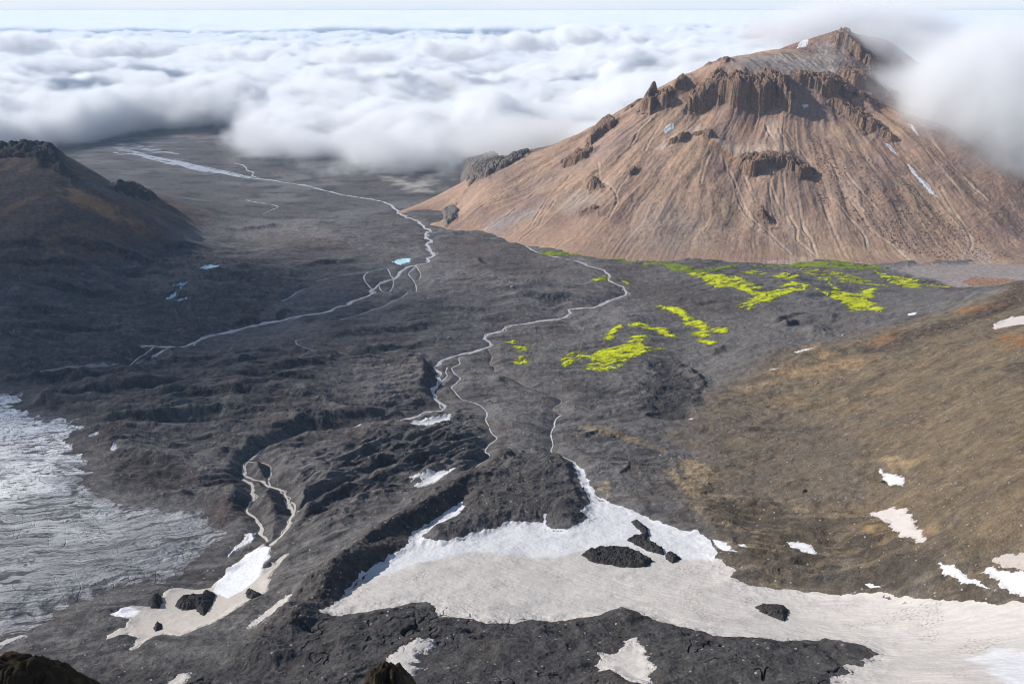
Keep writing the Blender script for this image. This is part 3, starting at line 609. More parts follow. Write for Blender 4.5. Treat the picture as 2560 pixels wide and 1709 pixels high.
# stream beds
bank = 1 - ss(-1, 7, carve)
GV.Z = GV.Z - 1.3 * bank
Z_BANK = GV.Z.copy()

# ---- mountain relief
XM, YM = GM.X, GM.Y
cx0, cy0 = cast(mnt0, P('F', [(1830, 150)]))[0]
TH = np.arctan2(XM - cx0, cy0 + 250 - YM)
RM = np.hypot(XM - cx0, YM - cy0 - 250)
zm = GM.Z
low = 1 - ss(380, 470, zm)
TH2 = TH + .012 * fbm(XM / 160, YM / 160, 3, 201)
rill = ridged(TH2 * 34, RM / 900, 4, 203, .6)
rpat = ss(-.3, .5, fbm(XM / 260, YM / 260, 3, 202))
rm = rill * 1.0 * low * (.25 + rpat) + .5 * ridged(TH2 * 90, RM / 500, 3, 204) * low + fbm(XM / 160, YM / 160, 5, 205) * 6 * ss(0, 60, zm)
apex = ss(260, 520, RM)
rm += (fbm(TH2 * 6 + 3, RM / 600, 4, 207) * 15 + ridged(TH2 * 17, RM / 420 + fbm(XM / 130, YM / 130, 2, 208), 3, 210) * 1.2) * apex * low * ss(0, 120, zm)
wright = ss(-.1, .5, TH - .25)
rm += fbm(XM / 9, YM / 9, 4, 209, .65) * (.7 + 1.0 * wright) * ss(-20, 60, zm)
rm += (1 - low) * ridged((XM + .6 * YM) / 60, (YM - .6 * XM) / 160, 4, 213) * 3
# the gullies that the photograph shows, each between low levees
GUL = [P('G', q) for q in [
    [(470, -80), (500, 0), (560, 100), (600, 140), (660, 180), (740, 270), (820, 355)], [(780, -140), (790, 0), (830, 120), (870, 170), (865, 260), (930, 320), (990, 372)],
    [(850, -60), (880, 30), (900, 170), (960, 260), (1000, 375)], [(1150, -130), (1220, 30), (1290, 130), (1360, 230), (1480, 300), (1600, 400)], [(1100, 10), (1210, 140), (1310, 240), (1330, 330)],
    [(1800, -60), (1870, 60), (1950, 170), (2010, 260), (2000, 330)], [(680, -120), (700, 10), (740, 150)], [(1000, -60), (1060, 80), (1110, 230), (1190, 380)]]]
GUL += [P('B', q) for q in [[(1800, 1290), (1830, 1230), (1880, 1170), (1920, 1110)], [(1240, 1480), (1330, 1330), (1420, 1240), (1500, 1150)], [(1180, 1560), (1300, 1470), (1320, 1420), (1400, 1320)], [(1760, 1420), (1810, 1330), (1790, 1270), (1700, 1180), (1680, 1080)],
        [(1900, 960), (1950, 860), (2020, 800)], [(1990, 1000), (2040, 900), (2100, 800)], [(840, 1420), (1000, 1300), (1180, 1180), (1330, 1100)], [(1080, 1420), (1250, 1270), (1420, 1120), (1560, 1060)]]]
GUL += [P('C', q) for q in [[(430, 1100), (470, 1200), (520, 1300), (560, 1400)], [(530, 1140), (560, 1230), (600, 1300)], [(670, 1130), (700, 1230), (740, 1300), (770, 1380)], [(770, 1140), (800, 1300), (830, 1400)], [(660, 830), (700, 900), (740, 980)], [(720, 800), (780, 920), (860, 1010)], [(790, 860), (880, 960), (960, 1050)],
        [(1100, 1080), (1170, 1250), (1250, 1350), (1290, 1400)], [(1180, 1150), (1300, 1300), (1420, 1430)], [(1700, 1000), (1830, 1160), (1960, 1300), (2100, 1420)], [(1600, 760), (1760, 960), (1900, 1120), (2100, 1320)], [(1010, 1240), (1070, 1400)], [(300, 1000), (260, 1100), (240, 1200)], [(390, 1010), (410, 1100)]]]
gd = np.full(XM.shape, 1e9)
for i_, q in enumerate(GUL):
    ln_, s_ = wiggle(cast(mnt0, q), 9, 2.2, 40 + i_)
    gd = sd_line(GM, ln_, 22, gd)
gfade = .6 + .5 * fbm(XM / 70, YM / 70, 3, 231)
wcr = np.zeros(XM.shape, np.float32)
for lab, pts, h, warm in CRAGS:
    wcr = np.maximum(wcr, wt(GM, M('F', [(a / 1.08982, b / 1.08982) for a, b in pts]), 20, 26, 34, 51))
rm += wcr * (ridged(XM / 20, YM / 20, 5, 233, .6) * 3.2 + 2)
rm += (-2.6 * np.exp(-(gd / 3.2) ** 2) + 1.5 * np.exp(-((gd - 7.5) / 3.2) ** 2)) * gfade
GM.Z = GM.Z + rm
print('relief', time.time() - T0)


# ------------------------------------------------------------------ mesh building
def finish(name, V_, F_, mat, cols=None, parent=None, props=None):
    me = bpy.data.meshes.new(name)
    n, f = len(V_), len(F_)
    me.vertices.add(n)
    me.vertices.foreach_set('co', np.ascontiguousarray(V_, np.float32).ravel())
    k = F_.shape[1]
    me.loops.add(f * k)
    me.loops.foreach_set('vertex_index', np.ascontiguousarray(F_, np.int32).ravel())
    me.polygons.add(f)
    me.polygons.foreach_set('loop_start', np.arange(0, f * k, k, dtype=np.int32))
    me.polygons.foreach_set('use_smooth', np.ones(f, bool))
    me.update(calc_edges=True)
    if cols is not None:
        a = me.attributes.new('col', 'FLOAT_COLOR', 'POINT')
        c = np.ones((n, 4), np.float32)
        c[:, :cols.shape[1]] = cols
        a.data.foreach_set('color', c.ravel())
    me.materials.append(mat)
    o = bpy.data.objects.new(name, me)
    COL.objects.link(o)
    if parent:
        o.parent = parent
    for a, b in (props or {}).items():
        o[a] = b
    return o


def quads(mask):
    """faces of the grid cells whose four corners are all in mask; returns vertex selection and faces"""
    f = mask[:-1, :-1] & mask[1:, :-1] & mask[:-1, 1:] & mask[1:, 1:]
    n0, n1 = mask.shape
    idx = np.arange(n0 * n1).reshape(n0, n1)
    F = np.stack([idx[:-1, :-1][f], idx[:-1, 1:][f], idx[1:, 1:][f], idx[1:, :-1][f]], 1)
    used = np.unique(F)
    re = np.full(n0 * n1, -1)
    re[used] = np.arange(len(used))
    return used, re[F]


def finer(a, k):
    """k-fold bilinear refinement of a grid array"""
    for axis in (0, 1):
        n = a.shape[axis]
        t = np.linspace(0, n - 1, (n - 1) * k + 1)
        i = np.minimum(t.astype(int), n - 2)
        f = t - i
        f = f[:, None] if axis == 0 else f[None, :]
        a = np.take(a, i, axis) * (1 - f) + np.take(a, i + 1, axis) * f
    return a


def patch(grid, poly, margin, up=None, Z=None):
    s = grid.win(poly, margin)
    x, y, z = grid.X[s], grid.Y[s], (grid.Z if Z is None else Z)[s]
    if x.size == 0 or min(x.shape) < 2:
        return None
    if up is None:
        up = 4 if x.size < 8000 else 3 if x.size < 30000 else 2 if x.size < 150000 else 1
    if up > 1:
        x, y, z = finer(x, up), finer(y, up), finer(z, up)
    return x, y, z, sd_poly(poly, x, y)


def ground_obj(name, x, y, z, mask, mat, col=None, parent=None, props=None):
    used, F = quads(mask)
    if len(F) == 0:
        return None
    V_ = np.stack([x.ravel()[used], y.ravel()[used], z.ravel()[used]], 1)
    c = None if col is None else col.reshape(-1, 3)[used]
    return finish(name, V_, F, mat, c, parent, props)


# ------------------------------------------------------------------ materials
def base_mat(name):
    m = bpy.data.materials.new(name)
    m.use_nodes = True
    nt = m.node_tree
    b = nt.nodes['Principled BSDF']
    b.inputs['Roughness'].default_value = .95
    b.inputs['Specular IOR Level'].default_value = .15
    return m, nt, nt.nodes, nt.links, b


def ground_mat(name, fine, amt, bump, dist, specks=0, speck_col=(.3, .28, .26), rough=.95, tint=None):
    """vertex colour of the soil kinds x fine grain, with a grain bump"""
    m, nt, n, l, b = base_mat(name)
    b.inputs['Roughness'].default_value = rough
    at = n.new('ShaderNodeAttribute'); at.attribute_name = 'col'
    tc = n.new('ShaderNodeTexCoord')
    n1 = n.new('ShaderNodeTexNoise'); n1.inputs['Scale'].default_value = fine; n1.inputs['Detail'].default_value = 9; n1.inputs['Roughness'].default_value = .68
    l.new(tc.outputs['Object'], n1.inputs['Vector'])
    mr = n.new('ShaderNodeMapRange'); mr.inputs[1].default_value = .3; mr.inputs[2].default_value = .7; mr.inputs[3].default_value = 1 - amt; mr.inputs[4].default_value = 1 + amt
    l.new(n1.outputs[0], mr.inputs[0])
    n2 = n.new('ShaderNodeTexNoise'); n2.inputs['Scale'].default_value = fine * 6; n2.inputs['Detail'].default_value = 5; n2.inputs['Roughness'].default_value = .75
    l.new(tc.outputs['Object'], n2.inputs['Vector'])
    mr2 = n.new('ShaderNodeMapRange'); mr2.inputs[1].default_value = .32; mr2.inputs[2].default_value = .68; mr2.inputs[3].default_value = 1 - amt * 1.25; mr2.inputs[4].default_value = 1 + amt * 1.25
    l.new(n2.outputs[0], mr2.inputs[0])
    mm_ = n.new('ShaderNodeMath'); mm_.operation = 'MULTIPLY'; l.new(mr.outputs[0], mm_.inputs[0]); l.new(mr2.outputs[0], mm_.inputs[1])
    mx = n.new('ShaderNodeVectorMath'); mx.operation = 'SCALE'
    l.new(at.outputs['Color'], mx.inputs[0]); l.new(mm_.outputs[0], mx.inputs['Scale'])
    out = mx.outputs[0]
    if specks:
        vo = n.new('ShaderNodeTexVoronoi'); vo.inputs['Scale'].default_value = specks
        l.new(tc.outputs['Object'], vo.inputs['Vector'])
        th_ = n.new('ShaderNodeMath'); th_.operation = 'LESS_THAN'; th_.inputs[1].default_value = .17
        l.new(vo.outputs['Distance'], th_.inputs[0])
        sp = n.new('ShaderNodeSeparateColor'); l.new(vo.outputs['Color'], sp.inputs[0])
        gt = n.new('ShaderNodeMath'); gt.operation = 'GREATER_THAN'; gt.inputs[1].default_value = .72
        l.new(sp.outputs[0], gt.inputs[0])
        mu = n.new('ShaderNodeMath'); mu.operation = 'MULTIPLY'; l.new(th_.outputs[0], mu.inputs[0]); l.new(gt.outputs[0], mu.inputs[1])
        mi = n.new('ShaderNodeMix'); mi.data_type = 'RGBA'
        l.new(mu.outputs[0], mi.inputs[0]); l.new(out, mi.inputs[6]); mi.inputs[7].default_value = (*speck_col, 1)
        out = mi.outputs[2]
    l.new(out, b.inputs['Base Color'])
    bp = n.new('ShaderNodeBump'); bp.inputs['Strength'].default_value = bump; bp.inputs['Distance'].default_value = dist
    bs = n.new('ShaderNodeMath'); bs.operation = 'MULTIPLY_ADD'; bs.inputs[1].default_value = .4
    l.new(n2.outputs[0], bs.inputs[0]); l.new(n1.outputs[0], bs.inputs[2])
    l.new(bs.outputs[0], bp.inputs['Height']); l.new(bp.outputs[0], b.inputs['Normal'])
    return m


M_GROUND = ground_mat('volcanic_soil', .09, .38, 1.0, 3.5, .16)
M_MOUNT = ground_mat('rhyolite_scree', .07, .2, .9, 3.0)
M_CRAG = ground_mat('crag_rock', .12, .4, 1.0, 4.0)
M_ROCK = ground_mat('lava_rock', .25, .4, 1.0, 1.5)
M_SNOW = ground_mat('old_snow', .5, .07, .5, .35, rough=.8)
M_ICE = ground_mat('glacier_ice', .3, .12, .6, .7, rough=.92)
M_MOSS = ground_mat('bright_moss', .3, .35, .6, .6)
M_STONE = ground_mat('boulder_stone', .5, .3, .8, .3)

WCOL = {'r': (.50, .46, .445), 'b': (.30, .40, .50), 'o': (.26, .215, .15), 'w': (.62, .62, .64), 'f': (.36, .37, .40), 't': (.52, .47, .41)}  # far tint 'f': river colour darkened and blued to stand for shade
M_WATER = {}
for k, c in WCOL.items():
    m, nt, n, l, b = base_mat('silty_water_' + k)
    nz = n.new('ShaderNodeTexNoise'); nz.inputs['Scale'].default_value = .25; nz.inputs['Detail'].default_value = 6
    tc = n.new('ShaderNodeTexCoord'); l.new(tc.outputs['Object'], nz.inputs['Vector'])
    rp = n.new('ShaderNodeMix'); rp.data_type = 'RGBA'
    rp.inputs[6].default_value = (*[v * .7 for v in c], 1); rp.inputs[7].default_value = (*[min(1, v * 1.25) for v in c], 1)
    l.new(nz.outputs[0], rp.inputs[0]); l.new(rp.outputs[2], b.inputs['Base Color'])
    b.inputs['Roughness'].default_value = .25
    b.inputs['Specular IOR Level'].default_value = .5
    M_WATER[k] = m

# ------------------------------------------------------------------ ground colours (kinds of soil and rock, with shading painted on ridges and folds)
A3 = lambda *c: np.array(c, np.float32)


def mixc(C, w, c):
    C += w[..., None] * (A3(*c) - C)


C = np.empty(X.shape + (3,), np.float32)
C[:] = A3(.087, .080, .077)
n_big = fbm(X / 420, Y / 260, 4, 301)
mixc(C, ss(.0, .55, n_big) * .7, (.145, .136, .131))
n_br = fbm(X / 260, Y / 200, 4, 303)
mixc(C, ss(.05, .6, n_br) * .5, (.085, .068, .059))
n_dk = fbm(X / 130 + 5, Y / 90, 5, 305)
mixc(C, ss(.1, .6, n_dk) * .7, (.036, .034, .036))
# fine dust washes along the flow
wash = ridged(xl / 120, yl / 26, 4, 307)
mixc(C, ss(.6, 1.2, wash) * .45 * w_near, (.15, .138, .13))
mixc(C, wd * .7, (.058, .055, .058))
mixc(C, wm * .5, (.060, .056, .057))
mixc(C, wm * ss(.7, 1.35, lin) * .6, (.155, .14, .13))  # ridge crests painted lighter, as if sunlit
mixc(C, wm * ss(.35, -.6, lin) * .75, (.022, .021, .023))  # ridge troughs painted dark in place of shade
flo = fbm(xl / 170, yl / 20, 5, 351, .6)
mixc(C, w_near * ss(.1, .75, flo) * .32, (.17, .155, .148))
mixc(C, w_near * ss(.1, .75, -flo) * .35, (.034, .032, .034))
mixc(C, w_near * ss(.25, .8, fbm(X / 75, Y / 60, 4, 353)) * .5, (.080, .058, .050))
mixc(C, w_near * ss(.2, .8, fbm(X / 30, Y / 26, 5, 355, .65)) * .4, (.030, .028, .029))
mixc(C, wlhill * .8, (.105, .074, .058))
mixc(C, wlhill * ss(.0, .6, fbm((X - .4 * Y) / 60, (X * .4 + Y) / 260, 4, 309)) * .6, (.19, .115, .065))
och = V('A', [(400, 1260), (520, 1250), (640, 1320), (760, 1390), (900, 1480), (880, 1500), (700, 1440), (560, 1370), (480, 1340)])
mixc(C, wt(GV, och, 25, 20, 40) * .85, (.33, .185, .085))
mixc(C, wlh * .85, (.035, .032, .034))
# brown hillside
n_patch = fbm(X / 9, Y / 7, 4, 345, .65)
mixc(C, wsl * .95, (.158, .118, .076))
hs = fbm((X * .95 + Y * .3) / 140, (Y * .95 - X * .3) / 34, 6, 311, .6)
mixc(C, wsl * ss(0, .7, hs) * .35, (.24, .175, .105))
mixc(C, wsl * ss(0, .7, -hs) * .4, (.085, .066, .05))
mixc(C, wsl * ss(.1, .8, fbm(X / 70, Y / 60, 5, 357, .6)) * .5, (.105, .088, .070))
mixc(C, wsl * ss(.2, .8, fbm(X / 16, Y / 14, 4, 359, .7)) * .4, (.23, .175, .115))
grey2 = V('F', [(1540, 960), (1640, 930), (1800, 930), (1960, 1010), (1980, 1140), (1850, 1190), (1700, 1180), (1560, 1120), (1600, 1050)])
mixc(C, wt(GV, grey2, 30, 25) * .55, (.115, .095, .078))
grey3 = V('F', [(1560, 780), (1640, 700), (1800, 700), (2000, 690), (2100, 660), (2180, 680), (2050, 740), (1900, 790), (1760, 830), (1640, 900), (1560, 960), (1500, 920)])
mixc(C, wt(GV, grey3, 40, 25) * .7, (.115, .104, .098))
for fr, c, f, pts in [
    ('G', (.34, .22, .11), 7, [(850, 1000), (990, 940), (1020, 950), (960, 1020)]), ('G', (.33, .21, .1), 7, [(1000, 1040), (1030, 1010), (1110, 1015), (1060, 1045)]),
    ('G', (.30, .2, .11), 14, [(700, 1140), (900, 1090), (1100, 1050), (1400, 1030), (1300, 1090), (1050, 1140), (850, 1190)]),
    ('G', (.30, .21, .12), 10, [(1350, 1270), (1400, 1220), (1530, 1200), (1480, 1250), (1400, 1285)]),
    ('G', (.26, .11, .035), 12, [(1860, 750), (2000, 720), (2280, 685), (2260, 710), (2100, 735), (1960, 770)]),
    ('G', (.25, .12, .045), 10, [(1360, 940), (1450, 890), (1550, 870), (1530, 905), (1440, 940)]), ('G', (.28, .13, .04), 9, [(2130, 945), (2230, 900), (2310, 890), (2280, 925), (2180, 955)]),
    ('G', (.28, .12, .035), 9, [(2230, 975), (2349, 915), (2400, 920), (2380, 950), (2280, 985)]), ('G', (.05, .036, .03), 22, [(1250, 990), (1500, 900), (1900, 800), (2200, 640), (2400, 520), (2400, 700), (2100, 800), (1800, 900), (1500, 980), (1350, 1000)]),
    ('G', (.3, .21, .13), 9, [(450, 1240), (600, 1215), (740, 1180), (700, 1220), (560, 1265)]), ('G', (.24, .16, .09), 12, [(640, 1390), (800, 1310), (940, 1295), (900, 1340), (740, 1385)]),
    ('G', (.06, .05, .043), 16, [(2150, 1150), (2349, 1050), (2500, 1050), (2500, 1220), (2250, 1230)]),
    ('J', (.34, .25, .15), 4, [(80, 370), (180, 350), (310, 440), (240, 480), (130, 450)]), ('J', (.30, .23, .15), 4, [(260, 520), (440, 545), (560, 560), (690, 580), (780, 630), (740, 640), (600, 590), (420, 580), (300, 545)]),
    ('J', (.38, .25, .1), 3.5, [(1070, 740), (1120, 690), (1220, 730), (1270, 760), (1200, 790)]), ('J', (.36, .23, .09), 3.5, [(1140, 830), (1180, 805), (1290, 850), (1240, 860)]), ('J', (.3, .2, .09), 4, [(1250, 770), (1380, 800), (1500, 860), (1430, 860), (1300, 810)]),
    ('J', (.32, .23, .13), 6, [(1170, 340), (1300, 330), (1440, 340), (1330, 390), (1230, 370)]), ('J', (.30, .2, .11), 6, [(1380, 780), (1450, 700), (1500, 740), (1440, 830)]),
    ('J', (.22, .165, .10), 5, [(150, 600), (380, 660), (500, 760), (640, 780), (560, 840), (380, 740), (200, 660)]), ('J', (.2, .15, .09), 5, [(420, 880), (480, 840), (620, 870), (720, 900), (600, 930), (470, 920)]),
    ('I', (.2, .15, .1), 4, [(940, 380), (1000, 400), (1040, 450), (1000, 500), (960, 480)]), ('I', (.28, .22, .15), 4, [(1420, 480), (1470, 450), (1510, 470), (1480, 530), (1440, 510)]), ('I', (.30, .22, .13), 4, [(1800, 400), (1990, 480), (1990, 560), (1880, 500)]),
    ('I', (.22, .19, .15), 3, [(640, 1300), (760, 1260), (900, 1220), (840, 1250), (720, 1310)]), ('I', (.34, .31, .26), 2.5, [(500, 1500), (600, 1465), (640, 1400), (620, 1470), (560, 1510)]), ('I', (.2, .15, .09), 5, [(1300, 160), (1420, 150), (1500, 190), (1700, 240), (1800, 310), (1700, 270), (1500, 220)]),
    ('E', (.17, .14, .12), 10, [(330, 1190), (420, 1100), (480, 1090), (440, 1170), (380, 1230)]), ('E', (.13, .125, .12), 14, [(1080, 1100), (1160, 1060), (1300, 1070), (1450, 1090), (1350, 1130), (1200, 1150)]), ('E', (.15, .145, .14), 12, [(550, 540), (700, 480), (760, 500), (620, 580)]),
    ('E', (.15, .14, .135), 12, [(100, 850), (300, 780), (420, 770), (330, 840), (180, 870)]), ('F', (.075, .052, .048), 6, [(480, 1150), (560, 1180), (540, 1200), (430, 1240), (380, 1250), (470, 1200)]), ('F', (.062, .050, .047), 12, [(240, 1080), (300, 1060), (420, 1080), (460, 1120), (380, 1140), (280, 1130)]),
    ('F', (.036, .034, .035), 8, [(620, 1480), (760, 1340), (940, 1210), (1080, 1110), (1060, 1150), (945, 1225), (930, 1255), (830, 1315), (740, 1410)])]:
    wq = wt(GV, V(fr, pts), f * 1.3, f * 1.5, f * 3, int(f * 7))
    if wq.any():
        mixc(C, wq * (.35 + .6 * ss(-.5, .5, n_patch)), c)
mixc(C, wk * .4, (.12, .09, .06))
mixc(C, wk * ss(.3, 1.2, ridged(xk / 110, yk / 15, 4, 321)) * .5, (.19, .145, .09))
mixc(C, wk * ss(.3, 1.1, ridged(xk / 110 + 9, yk / 18, 4, 323)) * .6, (.034, .03, .027))
mixc(C, wg * .8, (.030, .028, .028))
mixc(C, wmo * .35, (.07, .058, .05))
mixc(C, wt1 * .7, (.052, .048, .047))
mixc(C, wr1 * .75, (.066, .056, .049))
mixc(C, wn * .85, (.056, .052, .052))
mixc(C, wn * ss(.15, .6, fbm(X / 45, Y / 45, 5, 331)) * .5, (.075, .066, .058))
mixc(C, crack, (.012, .011, .01))
fine_n = fbm(X / 12, Y / 10, 4, 347, .65)
mixc(C, fold_shade * (.35 + .5 * ss(-.4, .5, fine_n)), (.024, .023, .025))  # shade of the scarp faces, painted into the ground colour
mixc(C, fold_top * ss(-.3, .8, fine_n) * .35, (.155, .142, .134))  # fold tops painted paler, like a sunlit edge
for fr_, a_, pts_ in [('Q', .5, [(640, 470), (760, 380), (1000, 300), (1120, 320), (900, 400), (760, 500)]), ('Q', .45, [(1250, 560), (1500, 500), (1560, 560), (1400, 680), (1330, 660)]), ('Q', .4, [(850, 560), (1000, 530), (1080, 600), (900, 680), (820, 620)]),
                      ('Q', .4, [(1500, 200), (1800, 130), (1900, 160), (1880, 300), (1700, 260)]), ('E', .4, [(380, 450), (620, 420), (820, 480), (620, 620), (420, 700), (200, 760), (250, 640)]), ('E', .45, [(900, 480), (1300, 480), (1680, 560), (1300, 590), (950, 560)]), ('E', .4, [(1560, 720), (1900, 680), (2020, 740), (1800, 800), (1500, 830)]),
                      ('E', .4, [(1150, 900), (1500, 860), (1650, 900), (1500, 980), (1250, 1060)]), ('E', .45, [(60, 1270), (330, 1180), (520, 1200), (480, 1330), (200, 1400)]), ('D', .4, [(1350, 880), (1700, 860), (1950, 800), (2200, 830), (1900, 930), (1400, 980)]), ('D', .45, [(1500, 170), (1900, 150), (2200, 200), (2000, 290), (1600, 260)]),
                      ('D', .4, [(1850, 640), (2080, 560), (2340, 520), (2349, 640), (2100, 720), (1900, 710)]), ('D', .4, [(850, 540), (1200, 500), (1500, 560), (1300, 640), (1000, 620)]), ('I', .4, [(700, 20), (1100, 40), (1160, 140), (900, 130)]), ('A', .5, [(1000, 1480), (1500, 1400), (2000, 1440), (2300, 1560), (1500, 1560)])]:
    mixc(C, wt(GV, V(fr_, pts_), 26, 30, 60, int(a_ * 90) + len(pts_)) * a_ * (.5 + .6 * ss(-.5, .5, n_patch)), (.175, .160, .152))
for fr_, pts_ in [('E', [(620, 260), (900, 250), (1200, 300), (1500, 420), (1650, 520), (1300, 560), (950, 480), (700, 380)]), ('E', [(1100, 880), (1400, 820), (1500, 880), (1300, 960)]), ('E', [(1540, 330), (2000, 420), (2300, 640), (2000, 690), (1750, 480)]), ('D', [(1650, 200), (2100, 230), (2340, 330), (1900, 380)]), ('G', [(0, 540), (500, 640), (700, 720), (300, 800), (0, 760)])]:
    mixc(C, wt(GV, V(fr_, pts_), 50, 40, 90) * .5, (.078, .060, .053))
mixc(C, wf, (.31, .265, .24))
mixc(C, wf * ss(.2, .9, ridged(X / 120, Y / 30, 4, 333)) * .35, (.24, .21, .20))
rub = V('G', [(1940, 535), (2010, 500), (2120, 505), (2300, 520), (2350, 530), (2200, 565), (2000, 560)])
mixc(C, wt(GV, rub, 6, 6, 15) * .9, (.30, .18, .12))
sand = V('B', [(280, 1150), (340, 1160), (480, 1200), (560, 1140), (650, 1130), (640, 1180), (540, 1250), (480, 1250), (420, 1210)])
mixc(C, wt(GV, sand, 60, 60, 80) * .8, (.34, .32, .28))
flat = V('D', [(1890, 700), (1860, 650), (1900, 600), (2030, 550), (2349, 480), (2349, 620), (2200, 690), (2080, 720)])
mixc(C, wt(GV, flat, 15, 8, 30) * .6, (.088, .084, .084))
# damp silt margins of the streams
mixc(C, np.exp(-np.clip(carve, 0, 90) / 5) * ss(-.5, .4, fbm(X / 11, Y / 11, 4, 349)) * .45, (.055, .051, .051))
pale = fbm(X / 14, Y / 10, 4, 341, .7)
mixc(C, ss(.5, 1.0, pale) * .3 * (1 - ss(1300, 2600, R_)), (.16, .145, .13))
C *= (1 + .22 * (1 - wn) * (1 - wsl) * (1 - wf) * (1 - .45 * wm))[..., None]
used, F = quads(np.ones(X.shape, bool))
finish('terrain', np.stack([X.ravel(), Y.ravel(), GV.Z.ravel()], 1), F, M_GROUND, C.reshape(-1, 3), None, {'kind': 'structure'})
print('terrain', time.time() - T0)

# ---- mountain colours
CM = np.empty(XM.shape + (3,), np.float32)
CM[:] = A3(.36, .243, .170)
st = fbm(TH2 * 7, RM / 330, 6, 401, .6)
mixc(CM, ss(0, .7, st) * .4, (.50, .355, .25))
mixc(CM, ss(0, .7, -st) * .4, (.335, .225, .175))
st2 = fbm(TH2 * 55, RM / 300, 4, 403, .6)
mixc(CM, ss(.1, .8, st2) * .3, (.54, .41, .30))
mixc(CM, ss(.1, .8, -st2) * .3, (.31, .215, .17))
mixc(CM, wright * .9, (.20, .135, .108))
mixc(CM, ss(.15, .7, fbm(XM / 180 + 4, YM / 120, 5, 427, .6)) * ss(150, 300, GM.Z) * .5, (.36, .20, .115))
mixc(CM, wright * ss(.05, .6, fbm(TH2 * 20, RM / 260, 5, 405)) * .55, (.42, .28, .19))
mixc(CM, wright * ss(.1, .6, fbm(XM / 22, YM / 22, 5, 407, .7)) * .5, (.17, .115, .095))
for fr, c, f, a, pts in [
    ('B', (.33, .33, .34), 25, .8, [(960, 1470), (1040, 1420), (1180, 1350), (1320, 1280), (1330, 1310), (1240, 1400), (1120, 1470), (1040, 1530), (980, 1540)]),
    ('B', (.40, .37, .30), 22, .6, [(1420, 1330), (1500, 1250), (1620, 1240), (1700, 1290), (1660, 1390), (1560, 1410), (1450, 1400)]),
    ('B', (.33, .25, .22), 30, .5, [(1480, 1130), (1700, 900), (1900, 800), (2000, 790), (1900, 900), (1700, 1080)]),
    ('G', (.38, .31, .24), 30, .7, [(-100, 60), (100, 60), (280, 90), (420, 200), (300, 300), (0, 330), (-300, 300)]), ('G', (.29, .26, .24), 12, .5, [(0, 180), (120, 140), (260, 200), (240, 260), (80, 250)]),
    ('C', (.30, .27, .25), 35, .85, [(260, 430), (380, 380), (600, 370), (760, 360), (900, 350), (1080, 240), (1150, 330), (1300, 440), (1200, 500), (1050, 500), (830, 510), (700, 480), (520, 480)]),
    ('C', (.46, .41, .36), 14, .7, [(620, 370), (760, 370), (900, 380), (980, 460), (860, 460), (760, 450)]), ('C', (.42, .38, .33), 14, .7, [(930, 380), (1060, 300), (1120, 400), (1180, 480), (1050, 470)]), ('C', (.33, .19, .16), 14, .7, [(1140, 430), (1180, 410), (1210, 440), (1160, 480)]),
    ('C', (.60, .48, .36), 16, .75, [(160, 890), (300, 900), (420, 920), (520, 940), (640, 950), (800, 1010), (640, 1000), (480, 990), (340, 960)]), ('C', (.60, .48, .36), 14, .6, [(640, 800), (720, 790), (760, 900), (840, 1010), (760, 1000), (700, 900)]), ('B', (.62, .55, .45), 10, .7, [(2060, 980), (2180, 900), (2349, 800), (2349, 850), (2220, 930), (2110, 1000)]),
    ('C', (.50, .25, .11), 7, .85, [(180, 880), (260, 905), (380, 955), (500, 1030), (470, 1050), (380, 990), (260, 935)]), ('C', (.2, .13, .115), 40, .8, [(1080, 250), (1190, 200), (1480, 200), (1560, 400), (1620, 640), (1500, 640), (1330, 520), (1230, 400)]),
    ('C', (.18, .125, .105), 25, .6, [(930, 880), (1020, 880), (1160, 960), (1300, 1080), (1500, 1150), (1700, 1400), (1500, 1330), (1350, 1180), (1150, 1080), (1010, 960)]), ('C', (.23, .165, .135), 40, .5, [(850, 560), (1000, 620), (1150, 760), (1400, 900), (1500, 960), (1350, 960), (1050, 860), (830, 760)]),
    ('G', (.52, .42, .35), 10, .8, [(650, 415), (760, 390), (860, 370), (1020, 390), (1090, 420), (860, 420)]), ('G', (.37, .32, .29), 16, .8, [(1850, 432), (1950, 330), (2000, 290), (2060, 330), (2190, 410), (2100, 440)]), ('G', (.36, .31, .28), 7, .7, [(1820, 20), (1860, 60), (1930, 160), (2020, 250), (2010, 330), (1980, 300), (1960, 210), (1880, 130)]),
    ('G', (.55, .42, .31), 8, .6, [(490, 0), (560, 100), (660, 180), (740, 270), (820, 350), (760, 330), (640, 230), (540, 130)]), ('G', (.58, .45, .34), 7, .7, [(790, 0), (830, 120), (870, 250), (990, 370), (950, 370), (850, 260), (800, 130)]), ('G', (.55, .42, .32), 7, .6, [(860, 0), (920, 170), (980, 290), (1000, 370), (940, 290), (890, 180)]), ('G', (.12, .16, .06), 5, .7, [(740, 20), (770, 40), (765, 90), (745, 60)]),
    ('G', (.52, .40, .31), 10, .6, [(1210, 130), (1290, 180), (1340, 260), (1330, 310), (1260, 200)]), ('G', (.5, .4, .3), 10, .55, [(1430, 190), (1540, 310), (1680, 400), (1590, 390), (1480, 280)])]:
    mixc(CM, wt(GM, M(fr, pts), f, f * .8, f * 2, int(f * 5 + 1)) * a, c)
mixc(CM, ss(.15, .8, fbm(XM / 16, YM / 16, 4, 421, .65)) * .35, (.25, .175, .14))
mixc(CM, ss(.15, .8, fbm(XM / 20 + 9, YM / 34, 4, 423, .65)) * .3, (.50, .37, .27))
mixc(CM, ss(.2, .7, fbm(XM / 330, YM / 120, 3, 425)) * .5 * (1 - wright), (.29, .235, .20))
mixc(CM, np.exp(-(gd / 6) ** 2) * gfade * .6, (.56, .44, .33))
